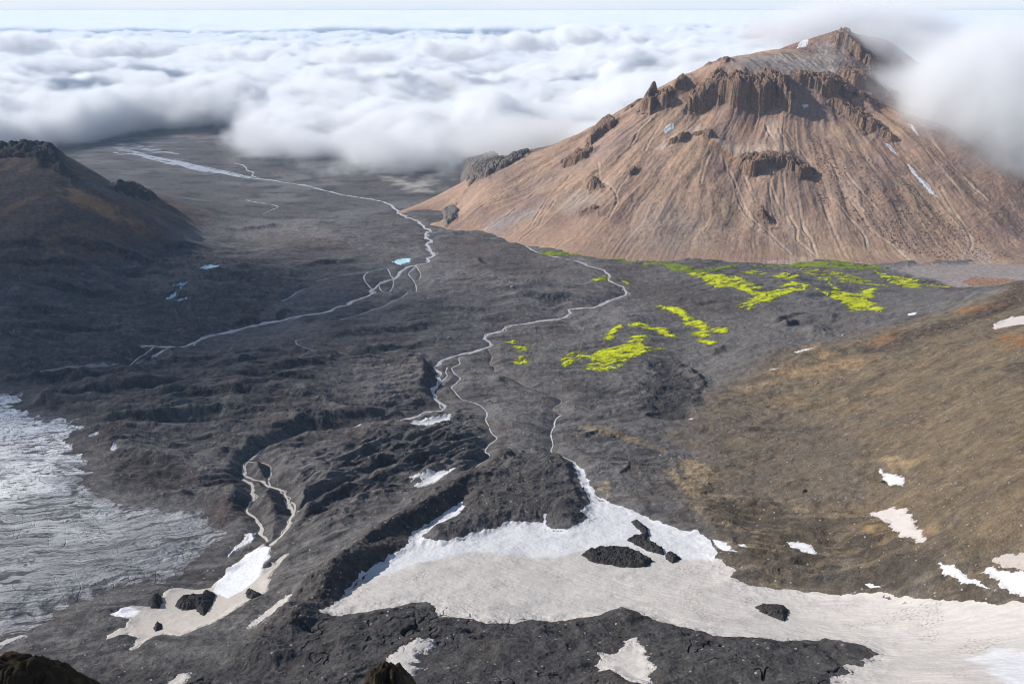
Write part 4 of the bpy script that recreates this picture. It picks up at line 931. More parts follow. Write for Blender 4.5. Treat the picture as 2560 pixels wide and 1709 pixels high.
mixc(CM, ss(.1, .7, fbm(XM / 210, YM / 150, 4, 413)) * .6, (.235, .16, .135))
mixc(CM, ss(.0, .6, fbm(XM / 90, YM / 130, 5, 417)) * .3, (.27, .215, .185))
mixc(CM, ss(.1, .7, fbm(XM / 240, YM / 170, 4, 415)) * .4 * (1 - wright), (.52, .37, .23))
crk = ss(.35, 1.0, ridged(TH2 * 40, RM / 350, 3, 411))
mixc(CM, crk * .25 * low, (.25, .17, .13))
for lab, pts, h, warm in CRAGS:
    cp = M('F', [(a / 1.08982, b / 1.08982) for a, b in pts])
    mixc(CM, wt(GM, cp, 16, 24, 34, 51) * .75, (.165, .115, .092) if warm >= 0 else (.22, .21, .2))
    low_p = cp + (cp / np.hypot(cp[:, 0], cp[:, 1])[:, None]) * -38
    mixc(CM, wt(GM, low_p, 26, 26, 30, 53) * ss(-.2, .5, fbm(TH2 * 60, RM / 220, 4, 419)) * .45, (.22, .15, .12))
CM *= A3(.95, .92, .92)
mixc(CM, wright * ss(-.3, .4, fbm(XM / 60, YM / 60, 4, 429)) * .35, (.15, .10, .082))  # right flank darkened in colour to look shadier
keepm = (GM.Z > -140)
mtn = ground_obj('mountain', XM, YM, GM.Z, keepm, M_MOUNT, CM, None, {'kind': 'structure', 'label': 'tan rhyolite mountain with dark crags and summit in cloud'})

for lab, pts, h, warm in CRAGS:
    poly = M('F', [(a / 1.08982, b / 1.08982) for a, b in pts])
    res = patch(GM, poly, 12)
    if res is None:
        continue
    x, y, z, d = res
    sd = int(abs(poly.sum())) % 900
    d = d + 8 * fbm(x / 26, y / 26, 4, sd) + min(h * .35, 11) * fbm(x / 60, y / 60, 2, sd + 40)
    th_ = np.arctan2(x - cx0, cy0 + 250 - y); rr_ = np.hypot(x - cx0, y - cy0 - 250)
    fl = .5 * ridged(th_ * rr_.mean() / 34 + .5 * fbm(x / 40, y / 40, 3, sd + 41), rr_ / 60, 5, sd + 3, .6) + .5 * ridged(x / 30, y / 30, 4, sd + 43)
    bl = fbm(x / 30, y / 30, 5, sd + 5, .6)
    prof = ss(-1, 13, d)
    ins = d > 0
    zt = np.where(ins, z, -1e9).max(0)
    okc = zt > -1e8
    if okc.sum() < 3:
        continue
    ci = np.arange(len(zt))
    zt = np.interp(ci, ci[okc], zt[okc])
    kw = max(3, len(zt) // 14)
    zt = np.convolve(np.pad(zt, kw, 'edge'), np.ones(2 * kw + 1) / (2 * kw + 1), 'valid')
    rise = np.clip(zt[None, :] - z, 0, 200)
    prof = ss(-1, 8, d)
    off = -1.5 + prof * (3 + .66 * rise + h * .09 * fl + h * .32 * bl + 1.9 * ridged(x / 9, y / 9, 4, sd + 8, .6)) + ss(4, 16, d) * h * .12
    if lab and 'spire' in lab:
        q0, q1 = M('B', [(2048, 640), (1975, 745)])
        tt = np.clip(((x - q0[0]) * (q1[0] - q0[0]) + (y - q0[1]) * (q1[1] - q0[1])) / ((q1 - q0) @ (q1 - q0)), 0, 1)
        ds = np.hypot(x - q0[0] - tt * (q1[0] - q0[0]), y - q0[1] - tt * (q1[1] - q0[1]))
        off = off + (40 * (1 - tt) + 12 * tt) * np.exp(-(ds / (11 + 12 * tt)) ** 2)
    c = np.empty(x.shape + (3,), np.float32)
    c[:] = A3(.12, .085, .075) if warm >= 0 else A3(.24, .235, .23)
    if lab and 'grey crag' in lab:
        c[:] = A3(.12, .115, .11)
    mixc(c, ss(-.2, .8, fl) * .6, (.30, .195, .135) if warm > .05 else (.20, .165, .15))
    mixc(c, ss(.0, .6, bl) * max(warm, 0) * .8, (.42, .25, .13))
    mixc(c, ss(.0, .6, -bl) * .5, (.085, .06, .05))
    mixc(c, ss(7, -3, d) * .7, (.27, .185, .135))
    mixc(c, ss(.0, .55, fbm(x / 12, y / 12, 4, sd + 45)) * .4, (.21, .145, .11))
    pr = {'label': lab} if lab else {}
    ground_obj('crag', x, y, z + off, d > -6, M_CRAG, c, mtn, pr)
print('mountain', time.time() - T0)

# ------------------------------------------------------------------ snow, ice
SCOL = {'w': (.56, .555, .56), 'd': (.47, .435, .405), 'p': (.50, .45, .425), 'q': (.40, .35, .32), 'b': (.45, .66, .74), 'g': (.23, .235, .25), 'm': (.46, .415, .37)}
white_poly, white2 = cast(valley, WHITE), cast(valley, WHITE2)


def snow_cover(name, poly, kind, grid, props, th_max, edge, nsc):
    res = patch(grid, poly, edge * 3 + 3)
    if res is None:
        print('empty', props); return
    x, y, z, d0 = res
    sd = int(abs(poly.sum())) % 900
    d = d0 + edge * fbm(x / nsc, y / nsc, 5, sd, .55)
    off = np.clip(d * .16, -1.0, th_max if grid is GV else .35)
    off = np.where(off > 0, off * (1 + .25 * fbm(x / (nsc * 3), y / (nsc * 3), 3, sd + 9)), off)
    c = np.empty(x.shape + (3,), np.float32)
    c[:] = A3(*SCOL[kind])
    return x, y, z, d, off, c, sd


p = sf
x, y, z, d, off, c, sd = snow_cover('snowfield', p, 'd', GV, {}, 2.5, 2.6, 14)
wx, wy = x + 8 * fbm(x / 30, y / 30, 4, 501), y + 8 * fbm(x / 30, y / 30, 4, 502)
ww = ss(-6, 5, sd_poly(white_poly, wx, wy)) + ss(-4, 4, sd_poly(white2, wx, wy))
dirt = fbm((x * .75 - y * .5) / 16, (x * .5 + y * .75) / 3.2, 5, 503, .6)
mixc(c, ss(0, .8, dirt) * .4, (.40, .365, .335))
mixc(c, ss(0, .8, -dirt) * .4, (.53, .50, .475))
mixc(c, ss(.1, .8, fbm(x / 60, y / 40, 4, 505)) * .45, (.37, .345, .32))
mixc(c, ss(.2, .8, fbm((x * .8 - y * .3) / 70, (x * .3 + y * .8) / 9, 4, 506)) * .4, (.40, .385, .375))
spk = fbm(x / 2.2, y / 2.2, 3, 507, .7) * ss(.1, .6, fbm(x / 40, y / 40, 3, 509))
mixc(c, ss(.32, .45, spk) * .5, (.12, .105, .09))
mixc(c, np.clip(ww, 0, 1) * (.93 - .12 * ss(0, .6, fbm(x / 18, y / 18, 4, 515))), (.565, .565, .58))
off = off + np.where(off > .4, .22 * dirt + .16 * fbm(x / 3.5, y / 3.5, 3, 511) + .9 * fbm(x / 45, y / 28, 3, 513), 0)
ground_obj('snowfield', x, y, z + off, d > -3, M_SNOW, c, None, {'label': 'broad snowfield, white along its upper edge and dirty grey below', 'category': 'snowfield'})

for lab, pts, kind, g in SNOW:
    grid = GV if g == 'V' else GM
    p = cast(valley if g == 'V' else mnt0, pts)
    size = math.sqrt(max(1, abs(np.dot(p[:, 0], np.roll(p[:, 1], 1)) - np.dot(p[:, 1], np.roll(p[:, 0], 1))) / 2))
    r0 = np.hypot(*p.mean(0))
    e = min(4, size * (.16 if kind in 'bg' else .09))
    res = snow_cover('snow_patch', p, kind, grid, {'label': lab}, min(1.0, .4 + size * .02), e, max(5, size * .22))
    if not res:
        continue
    x, y, z, d, off, c, sd = res
    if kind == 'm':
        tong = cast(valley, P('H', [(1510, 820), (1400, 830), (1350, 860), (1330, 900), (1270, 950), (1210, 1000), (1180, 1070), (1260, 1112), (1340, 1070), (1400, 1020), (1450, 970), (1500, 860)]))
        mixc(c, ss(-1.5, 1.5, sd_poly(tong, x, y)), (.70, .70, .72))
        sm = cast(valley, P('H', [(600, 1205), (700, 1160), (780, 1180), (740, 1215), (640, 1215)]))
        mixc(c, ss(-2, 2, sd_poly(sm, x, y)), (.8, .79, .8))
    if kind in 'dmpq':
        mixc(c, ss(0, .7, fbm(x / 3, y / 3, 4, sd + 21)) * .35, (.36, .32, .28) if kind != 'p' else (.5, .42, .37))
    if kind in 'wdp':
        mixc(c, ss(min(3, size * .12), 0, d) * .55 * ss(-.6, .3, fbm(x / 2.5, y / 2.5, 3, sd + 31)), (.27, .245, .225))
    k = 'ice_patch' if kind in 'bg' else 'snow_patch'
    lift = .5 + r0 * .0004 if g == 'V' else .6
    ground_obj(k, x, y, z + off + np.where(off > 0, lift, 0) * ss(0, .4, off), d > -2.5, M_SNOW if kind not in 'bg' else M_ICE, c, None,
               {'label': lab, 'category': 'ice' if k == 'ice_patch' else 'snow patch', 'group': 'ice patches on the dark debris' if k == 'ice_patch' else 'snow patches on the slopes'})

# glacier: bright cracked ice that grows dirty towards its margin
x, y, z, d0 = patch(GV, gl, 20, 2)
g0 = cast(valley, P('F', [(60, 880)]))[0]
ang, rad = np.arctan2(y - g0[1], x - g0[0]), np.hypot(x - g0[0], y - g0[1])
rad2 = rad + 9 * fbm(x / 90, y / 90, 4, 601)
band = fbm(rad2 / 11, ang * 9, 6, 603, .68)
band2 = fbm(rad2 / 34, ang * 4, 4, 605, .55)
cre = np.abs(perlin(ang * 48 + .25 * fbm(x / 60, y / 60, 3, 607), rad / 200, 609))
crv = .7 * (1 - ss(0, .022, cre)) * ss(-.1, .2, perlin(x / 110, y / 110, 611))
cre2 = np.abs(perlin(rad2 / 38, ang * 3.2, 613))
crv2 = .8 * (1 - ss(0, .022, cre2)) * ss(.0, .3, perlin(x / 150 + 7, y / 150, 615))
d = d0 + 14 * fbm(x / 45, y / 45, 6, 617, .62)
off = -1.2 + ss(-4, 90, d) * 7 + ss(0, 10, d) * (.35 * band + .4 * band2 - 1.0 * crv)
c = np.empty(x.shape + (3,), np.float32)
c[:] = A3(.84, .835, .83)
linb = ridged(rad2 / 20, ang * 4, 5, 623, .62)
g1, g2 = cast(valley, P('F', [(60, 960), (520, 1330)]))
grad = ((x - g1[0]) * (g2[0] - g1[0]) + (y - g1[1]) * (g2[1] - g1[1])) / ((g2 - g1) @ (g2 - g1))
dirty = ss(.14, .85, grad + .22 * band2 + .18 * fbm(x / 120, y / 120, 4, 619))
hair = np.zeros(x.shape)
wa, wb = rad2 + 5 * fbm(x / 25, y / 25, 4, 625), ang * 300 + 8 * fbm(x / 40, y / 40, 3, 627)
for k_, (l_, w_) in enumerate(((70, 9), (40, 5.5), (150, 20), (26, 3.2))):
    hz_ = np.abs(perlin(wb / l_, wa / w_, 630 + k_))
    hair = np.maximum(hair, (1 - ss(.03, .115, hz_)) * ss(-.25, .35, fbm(x / (w_ * 7), y / (w_ * 7), 2, 640 + k_)))
for k_ in range(2):
    hz_ = np.abs(perlin(wb / (9 + 6 * k_), wa / 60, 650 + k_))
    hair = np.maximum(hair, .8 * (1 - ss(.01, .06, hz_)) * ss(.05, .35, fbm(x / 70, y / 70, 2, 655 + k_)))
mixc(c, ss(-.2, .9, fbm(wb / 60, wa / 14, 5, 660, .65)) * (.25 + .35 * dirty), (.36, .355, .36))
mixc(c, dirty * .8, (.185, .182, .184))
mixc(c, dirty * ss(.1, .8, fbm(wb / 80, wa / 6, 5, 662, .65)) * .8, (.47, .465, .47))
mixc(c, dirty * ss(.1, .8, -fbm(wb / 80, wa / 7, 5, 664, .65)) * .6, (.060, .058, .058))
mixc(c, hair * .9, (.055, .05, .05))
mg = d + 34 * fbm(x / 40, y / 40, 6, 666, .62)
mixc(c, ss(30, 2, mg) * .93, (.062, .058, .058))
mixc(c, ss(.5, .85, fbm(x / 10, y / 6, 4, 621, .7)) * .5, (.10, .095, .095))
ground_obj('glacier', x, y, z + off, d > -6, M_ICE, c, None, {'label': 'cracked glacier snout, whitish ice turning grey with rock dust', 'category': 'glacier'})

RIM = [('dark craggy rim along the top of the far-left hill', P('A', [(-150, 990), (0, 984), (130, 984), (270, 984), (330, 998), (385, 1060), (440, 1130), (445, 1185), (400, 1165), (320, 1110), (230, 1060), (100, 1035), (-150, 1040)])),
       ('small dark crag on the lower shoulder of the far-left hill', P('A', [(745, 1245), (860, 1232), (960, 1275), (1040, 1320), (1000, 1330), (880, 1300)]))]
for lab, pts in RIM:
    p = cast(valley, pts)
    x, y, z, d0 = patch(GV, p, 14)
    d = d0 + 8 * fbm(x / 30, y / 30, 4, 671)
    off = -1.5 + ss(-2, 10, d) * (10 + 2.5 * ridged(x / 44, y / 44, 5, 673, .5) + 2.2 * fbm(x / 20, y / 20, 4, 675))
    c = np.empty(x.shape + (3,), np.float32); c[:] = A3(.055, .048, .047)
    mixc(c, ss(0, .6, fbm(x / 14, y / 14, 4, 677)) * .6, (.11, .08, .062))
    ground_obj('rock_outcrop', x, y, z + off, d > -8, M_CRAG, c, None, {'label': lab, 'category': 'rock'})
for lab, pts, h in ISLES:
    p = cast(valley, pts)
    x, y, z, d0 = patch(GV, p, 6)
    sd = int(abs(p.sum())) % 900
    d = d0 + 1.2 * fbm(x / 7, y / 7, 4, sd)
    off = -.5 + ss(-1.5, 7, d) * (h * .55 + 1) + ss(0, 3, d) * (1.5 * ridged(x / 11, y / 11, 5, sd + 2, .6) + .6 * fbm(x / 3, y / 3, 3, sd + 3))
    off = off + ss(-1, 0, d) * 2.2
    c = np.empty(x.shape + (3,), np.float32); c[:] = A3(.040, .037, .036)
    mixc(c, ss(0, .6, fbm(x / 6, y / 6, 4, sd + 4)) * .5, (.07, .06, .052))
    ground_obj('rock_outcrop', x, y, z + off, d > -3, M_ROCK, c, None, {'label': lab, 'category': 'rock', 'group': 'black rocks standing out of the snow'})
print('snow', time.time() - T0)

# ------------------------------------------------------------------ streams
def zat(grid, x, y):
    a, r_ = np.arctan2(x, y), np.hypot(x, y)
    j = np.clip(np.searchsorted(grid.az, a) - 1, 0, len(grid.az) - 2); i = np.clip(np.searchsorted(grid.r, r_) - 1, 0, len(grid.r) - 2)
    fa = (a - grid.az[j]) / (grid.az[j + 1] - grid.az[j]); fr_ = (r_ - grid.r[i]) / (grid.r[i + 1] - grid.r[i])
    Z = grid.Z
    return (Z[i, j] * (1 - fa) + Z[i, j + 1] * fa) * (1 - fr_) + (Z[i + 1, j] * (1 - fa) + Z[i + 1, j + 1] * fa) * fr_


for i, ((nm, hw, tint, pts), strands) in enumerate(zip(STREAMS, lines)):
    if np.hypot(*strands[0][0].mean(0)) > 3300:
        vs_, fs_, n_ = [], [], 0
        for q_, w_ in strands:
            gx_, gy_ = np.gradient(q_[:, 0]), np.gradient(q_[:, 1]); gl_ = np.hypot(gx_, gy_) + 1e-9
            rows = []
            for side in (-1, 0, 1):
                wq_ = w_ * (1 + (1.3 if nm == 'river' else 3.2) * np.abs(gx_ / gl_))   # the plain's channels spread wide across the flow
                x_, y_ = q_[:, 0] - gy_ / gl_ * wq_ * side, q_[:, 1] + gx_ / gl_ * wq_ * side
                rows.append(np.stack([x_, y_, zat(GV, x_, y_) + (.9 if side == 0 else .75)], 1))
            m_ = len(q_)
            vs_ += rows
            for c_ in (0, 1):
                i0 = n_ + c_ * m_ + np.arange(m_ - 1)
                fs_.append(np.stack([i0, i0 + 1, i0 + m_ + 1, i0 + m_], 1))
            n_ += 3 * m_
        finish(nm, np.concatenate(vs_), np.concatenate(fs_)[:, ::-1], M_WATER[tint], None, None, {'kind': 'structure'})
        continue
    s = GV.win(np.concatenate([q_ for q_, _w in strands]), hw * 3)
    k = 2
    sub = Grid(finer(GV.az[s[1]][None, :].repeat(2, 0), 2)[0], finer(GV.r[s[0]][:, None].repeat(2, 1), 2)[:, 0])
    dd = None
    for q_, w_ in strands:
        dd = sd_line(sub, q_, hw * 3 + 4, dd, w_)
    zz = finer(Z_BANK[s], 2)
    far = np.hypot(sub.X, sub.Y)
    off = np.clip(-dd * .5, -1.0, .10) + .0001 * far
    mm = dd < 2.2 + .0008 * far
    mm[1:] |= mm[:-1].copy(); mm[:, 1:] |= mm[:, :-1].copy()
    ground_obj(nm, sub.X, sub.Y, zz + off, mm, M_WATER[tint], None, None, {'kind': 'structure'})
print('streams', time.time() - T0)

# ------------------------------------------------------------------ moss
mv, mf, mc, base = [], [], [], 0
for dark, polys in ((0, MOSS), (1, MOSSD), (2, MOSS)):
    for pts in polys:
        p = cast(valley, pts)
        x, y, z, d0 = patch(GV, p, 14, 3)
        sd = int(abs(p.sum())) % 900
        wx_, wy_ = x + 16 * fbm(x / 60, y / 60, 3, sd), y + 16 * fbm(x / 60, y / 60, 3, sd + 1)
        fil = ridged((wx_ + .5 * wy_) / 95, (wy_ - .22 * wx_) / 17, 3, sd + 2, .5)
        thin = (.22 if dark == 2 else 0) * -1 + [.40, .3, .3, .34, .2, .2, .46, .42, .68, .52, .5, .6, .4, .4, .3, .2, .2][polys.index(pts)] if dark != 1 else .62
        d = np.clip(d0 / 26, -.7, .16) + .46 * fil - thin + .04 + .12 * fbm(x / 18, y / 9, 3, sd + 4)
        if dark == 1:
            d = d + .2
        if dark == 2:
            d = d - .35 * ss(-.2, .6, fbm(x / 6, y / 4, 3, sd + 14))
        d = np.where(d0 < -12, -1, d)
        off = np.clip(d * 3, -.8, 1.0 if dark != 2 else .25) + (.5 if dark != 2 else .2)
        used, F = quads(d > -.25)
        if len(F) == 0:
            continue
        mv.append(np.stack([x.ravel()[used], y.ravel()[used], (z + np.where(d > 0, off, -.8)).ravel()[used]], 1))
        mf.append(F + base); base += len(used)
        c = np.empty(x.shape + (3,), np.float32); c[:] = (A3(.50, .53, .010), A3(.14, .19, .02), A3(.15, .16, .035))[dark]
        mixc(c, ss(.1, .7, fbm(x / 14, y / 14, 4, sd + 7)) * .6, (.30, .33, .02) if not dark else (.22, .27, .015))
        mixc(c, ss(.30, .0, d) * .75, (.15, .155, .03))
        mixc(c, ss(.2, .7, fbm(x / 30, y / 12, 3, sd + 11)) * .5, (.26, .24, .03))
        mc.append(c.reshape(-1, 3)[used])
finish('moss', np.concatenate(mv), np.concatenate(mf), M_MOSS, np.concatenate(mc), None, {'kind': 'stuff', 'label': 'vivid yellow-green moss along seeps on the dark valley floor'})

# ------------------------------------------------------------------ stones
ico = []
t = (1 + 5 ** .5) / 2
for a in (-1, 1):
    for b in (-t, t):
        ico += [(a, b, 0), (0, a, b), (b, 0, a)]
ICO = np.array(ico) / math.hypot(1, t)
fi = []
for i in range(12):
    for j in range(i + 1, 12):
        for k in range(j + 1, 12):
            e = [np.linalg.norm(ICO[i] - ICO[j]), np.linalg.norm(ICO[j] - ICO[k]), np.linalg.norm(ICO[i] - ICO[k])]
            if max(e) < 1.1:
                nrm = np.cross(ICO[j] - ICO[i], ICO[k] - ICO[i])
                fi.append((i, j, k) if nrm @ ICO[i] > 0 else (i, k, j))
ICF = np.array(fi)


def scatter(regions, grid, fn):
    vs, fs, cs, b = [], [], [], 0
    for poly, n, lo, hi, colr in regions:
        x0, y0 = poly.min(0); x1, y1 = poly.max(0)
        px_ = rng.uniform(x0, x1, n * 4); py_ = rng.uniform(y0, y1, n * 4)
        ok = sd_poly(poly, px_, py_) > 0
        ok &= fbm(px_ / 60, py_ / 60, 3, 701) > rng.uniform(-.9, .5, len(px_))
        px_, py_ = px_[ok][:n], py_[ok][:n]
        pz = zat(grid, px_, py_)
        for X_, Y_, Z_ in zip(px_, py_, pz):
            s = lo * (hi / lo) ** (rng.random() ** 2.5)
            v = ICO * (rng.uniform(.55, 1.15, (12, 1))) * s * np.array([1, rng.uniform(.7, 1.2), rng.uniform(.6, .95)])
            a = rng.uniform(0, 6.28); ca, sa = math.cos(a), math.sin(a)
            v = np.stack([v[:, 0] * ca - v[:, 1] * sa + X_, v[:, 0] * sa + v[:, 1] * ca + Y_, v[:, 2] + Z_ + s * .25], 1)
            vs.append(v); fs.append(ICF + b); b += 12
            cs.append(np.tile(np.array(colr) * rng.uniform(.5, 1.5), (12, 1)))
    return np.concatenate(vs), np.concatenate(fs), np.concatenate(cs)


full = V('F', [(900, 820), (1500, 780), (1900, 850), (2000, 1050), (1700, 1180), (1350, 1100), (1300, 1040), (1050, 1040), (960, 930)])
v_, f_, c_ = scatter([(full, 2600, .5, 1.8, (.17, .155, .14)), (slope, 3200, .5, 1.7, (.27, .215, .16)), (moraine, 2200, .5, 1.7, (.19, .18, .17)),
                      (near, 2600, .25, .9, (.12, .10, .085)), (tongue, 500, .35, 1.2, (.2, .18, .16)), (ridge1, 700, .35, 1.2, (.16, .14, .12)), (rub, 900, .8, 2.4, (.32, .2, .14))], GV, valley)
flank = M('C', [(930, 880), (1010, 880), (1160, 960), (1400, 1080), (1560, 1160), (1700, 1300), (2100, 1560)], 'G', [(2300, 380), (1800, 400), (1500, 330), (1250, 150), (1000, 0)])
flank2 = M('F', [(1500, 440), (1640, 330), (1800, 420), (1860, 560), (1500, 560)])
v2, f2, c2 = scatter([(flank, 3800, .9, 3.2, (.23, .15, .115)), (flank2, 700, .8, 2.4, (.30, .2, .15))], GM, mnt0)
v_, f_, c_ = np.concatenate([v_, v2]), np.concatenate([f_, f2 + len(v_)]), np.concatenate([c_, c2])
o = finish('stones', v_, f_, M_STONE, c_, None, {'kind': 'stuff', 'label': 'scattered pale stones on the dark slopes'})

BOULD = [
    ('angular pale boulder on black ground below the moraine streams', 'I', (1480, 545), 3.2), ('squat reddish brown boulder lying on the smooth grey-brown rise', 'J', (770, 522), 3.6),
    ('grey boulder by the stream under the round moraine hump', 'E', (970, 1310), 3.4), ('dark boulder at the foot of the curled snow patch', 'J', (1208, 462), 2.6),
    ('pale boulder high on the grey slope above the ochre streaks', 'G', (1170, 885), 4.2), ('grey boulder beside the far bend of the stream', 'E', (1120, 575), 5),
    ('pale boulder in mid slope between the ochre streaks', 'G', (998, 1212), 3.8), ('small pale boulder on the brown slope near its lower stones', 'J', (1610, 478), 2.4),
    ('lone grey boulder on the plain above the moss slope', 'E', (710, 912), 4.2), ('dark boulder on the dark crest left of the gully', 'I', (1510, 225), 2.6)]
for lab, fr, (u, v), s in BOULD:
    q = cast(valley, P(fr, [(u, v)]))[0]
    zz = float(zat(GV, np.array([q[0]]), np.array([q[1]]))[0])
    # twice-split lump with its own facets
    vv, ff = ICO.copy(), ICF
    for _ in range(2):
        ed, nv, nf = {}, list(vv), []
        for tri in ff:
            m_ = []
            for a, b in ((0, 1), (1, 2), (2, 0)):
                kk = tuple(sorted((tri[a], tri[b])))
                if kk not in ed:
                    w_ = (nv[kk[0]] + nv[kk[1]]); nv.append(w_ / np.linalg.norm(w_)); ed[kk] = len(nv) - 1
                m_.append(ed[kk])
            nf += [(tri[0], m_[0], m_[2]), (tri[1], m_[1], m_[0]), (tri[2], m_[2], m_[1]), tuple(m_)]
        vv, ff = np.array(nv), np.array(nf)
    cuts = rng.normal(size=(9, 3)); cuts /= np.linalg.norm(cuts, axis=1)[:, None]
    for cdir in cuts:
        hgt = vv @ cdir
        lim = rng.uniform(.55, .85)
        vv = vv - np.maximum(hgt - lim, 0)[:, None] * cdir
    vv = vv * s * np.array([1, .8, .75])
    vv[:, 2] += s * .3
    col = (.14, .085, .06) if 'reddish' in lab else (.05, .046, .043) if 'dark' in lab else (.26, .24, .22)
    o = finish('boulder', vv, ff, M_STONE, np.tile(np.array(col), (len(vv), 1)), None, {'label': lab, 'category': 'boulder', 'group': 'boulders scattered over the valley'})
    o.location = (q[0], q[1], zz)

# two rocks of the ridge that reach into the lower edge
for lab, fr, tops, dist in [('mossy dark brown rock poking in at the lower left corner', 'F', [(-120, 1535), (-40, 1512), (15, 1530), (45, 1530), (100, 1552), (150, 1595)], 16),
                            ('dark brown rock tip at the lower edge beside the hooked snow', 'F', [(800, 1600), (840, 1550), (870, 1538), (900, 1545), (925, 1575), (950, 1610)], 18)]:
    pts = np.array(px(fr, tops))
    tp = np.array([ray(*q) for q in pts]); tp = tp * (dist / tp[:, 1:2]) + np.array([0, 0, CAM_Z])
    n_u, n_v = 90, 70
    uu = np.linspace(0, 1, n_u); vv_ = np.linspace(-1, 1, n_v)
    k = np.linspace(0, 1, len(tp))
    cx_, cy_, cz_ = (np.interp(uu, k, tp[:, i]) for i in range(3))
    W, U = np.meshgrid(vv_, uu)
    depth = 3.2
    gx = cx_[:, None] + W * .4; gy = cy_[:, None] + W * depth
    drop = (np.abs(W) ** 1.7) * 5.5 + (np.abs(2 * U - 1) ** 6) * 2.5
    gz = cz_[:, None] - drop + .17 * ridged(gx / .8, gy / .8, 6, 801, .6) - .15
    low_ = np.minimum(valley(gx, gy) - 1, gz)
    edge = (np.abs(W) > .97) | (U < .012) | (U > .988)
    gz = np.where(edge, low_, gz)
    c = np.empty(gx.shape + (3,), np.float32); c[:] = A3(.030, .022, .015)
    mixc(c, ss(.1, .6, fbm(gx / .25, gy / .25, 4, 803)) * .6, (.07, .052, .022))
    used, F = quads(np.ones(gx.shape, bool))
    finish('rock', np.stack([gx.ravel(), gy.ravel(), gz.ravel()], 1), F, ground_mat('ridge_rock', 4, .4, 1, .1), c.reshape(-1, 3), None, {'label': lab, 'category': 'rock'})
print('stones', time.time() - T0)

# ------------------------------------------------------------------ clouds and fog: real volumes
def cloud_mat(name, dens, build, aniso=.35, col=(.985, .988, .995)):
    m = bpy.data.materials.new(name); m.use_nodes = True
    nt = m.node_tree; n, l = nt.nodes, nt.links
    n.clear()
    out = n.new('ShaderNodeOutputMaterial')
    pv = n.new('ShaderNodeVolumePrincipled')
    pv.inputs['Color'].default_value = (*col, 1); pv.inputs['Anisotropy'].default_value = aniso
    l.new(pv.outputs[0], out.inputs['Volume'])

    def math_(op, a, b=None, c=None):
        q = n.new('ShaderNodeMath'); q.operation = op
        for i, v in enumerate((a, b, c)):
            if v is None:
                continue
            if isinstance(v, (int, float)):
                q.inputs[i].default_value = v
            else:
                l.new(v, q.inputs[i])
        return q.outputs[0]

    def sstep(a, b, x):
        q = n.new('ShaderNodeMapRange'); q.interpolation_type = 'SMOOTHSTEP'
        q.inputs[1].default_value = a; q.inputs[2].default_value = b
        l.new(x, q.inputs[0])
        return q.outputs[0]

    def noise(vec, scale, detail, rough=.5, sc3=(1, 1, 1), off=(0, 0, 0)):
        mp = n.new('ShaderNodeMapping'); mp.inputs['Scale'].default_value = sc3; mp.inputs['Location'].default_value = off
        l.new(vec, mp.inputs['Vector'])
        q = n.new('ShaderNodeTexNoise'); q.inputs['Scale'].default_value = scale; q.inputs['Detail'].default_value = detail; q.inputs['Roughness'].default_value = rough
        l.new(mp.outputs[0], q.inputs['Vector'])
        return q.outputs[0]

    def curve(x, x0, x1, y0, y1, pts):
        mr = n.new('ShaderNodeMapRange'); mr.inputs[1].default_value = x0; mr.inputs[2].default_value = x1
        l.new(x, mr.inputs[0])
        fc = n.new('ShaderNodeFloatCurve'); l.new(mr.outputs[0], fc.inputs['Value'])
        cv = fc.mapping.curves[0]
        P_ = [((a - x0) / (x1 - x0), (b - y0) / (y1 - y0)) for a, b in pts]
        cv.points[0].location = P_[0]; cv.points[1].location = P_[-1]
        for a, b in P_[1:-1]:
            cv.points.new(a, b)
        fc.mapping.update()
        mr2 = n.new('ShaderNodeMapRange'); mr2.inputs[3].default_value = y0; mr2.inputs[4].default_value = y1
        l.new(fc.outputs[0], mr2.inputs[0])
        return mr2.outputs[0]
    tc = n.new('ShaderNodeTexCoord')
    d = build(n, l, tc, math_, sstep, noise, curve)
    l.new(math_('MULTIPLY', d, dens), pv.inputs['Density'])
    return m


def prism(name, outline, z0, z1, mat, props):
    """closed block over a ground outline"""
    k = len(outline)
    vs = [(a, b, z0) for a, b in outline] + [(a, b, z1) for a, b in outline]
    fs = [tuple(range(k - 1, -1, -1)), tuple(range(k, 2 * k))] + [(i, (i + 1) % k, k + (i + 1) % k, k + i) for i in range(k)]
    me = bpy.data.meshes.new(name); me.from_pydata(vs, [], fs); me.materials.append(mat)
    o = bpy.data.objects.new(name, me); COL.objects.link(o)
    for a, b in props.items():
        o[a] = b
    return o


# front of the bank: ground line x -> y
FRONT = [(-7000, 3900), (-3200, 4000), (-2800, 4300), (-2600, 5100), (-2350, 5600), (-1950, 5600), (-1720, 4800), (-1500, 4400), (-1280, 4200), (-820, 4080), (-375, 4000), (100, 3950), (700, 3800), (1000, 3800), (1600, 4000), (7000, 4200)]
TOP = [(-7000, 280), (-3500, 270), (-2400, 255), (-1500, 260), (-800, 250), (-200, 220), (300, 235), (900, 330), (1500, 420), (7000, 420)]


def step(o, metres):
    d = [(max(v.co[i] for v in o.data.vertices) - min(v.co[i] for v in o.data.vertices)) * o.scale[i] for i in range(3)]
    o.data.materials[0].cycles.volume_step_rate = metres / (sum(d) / 30)
    return o


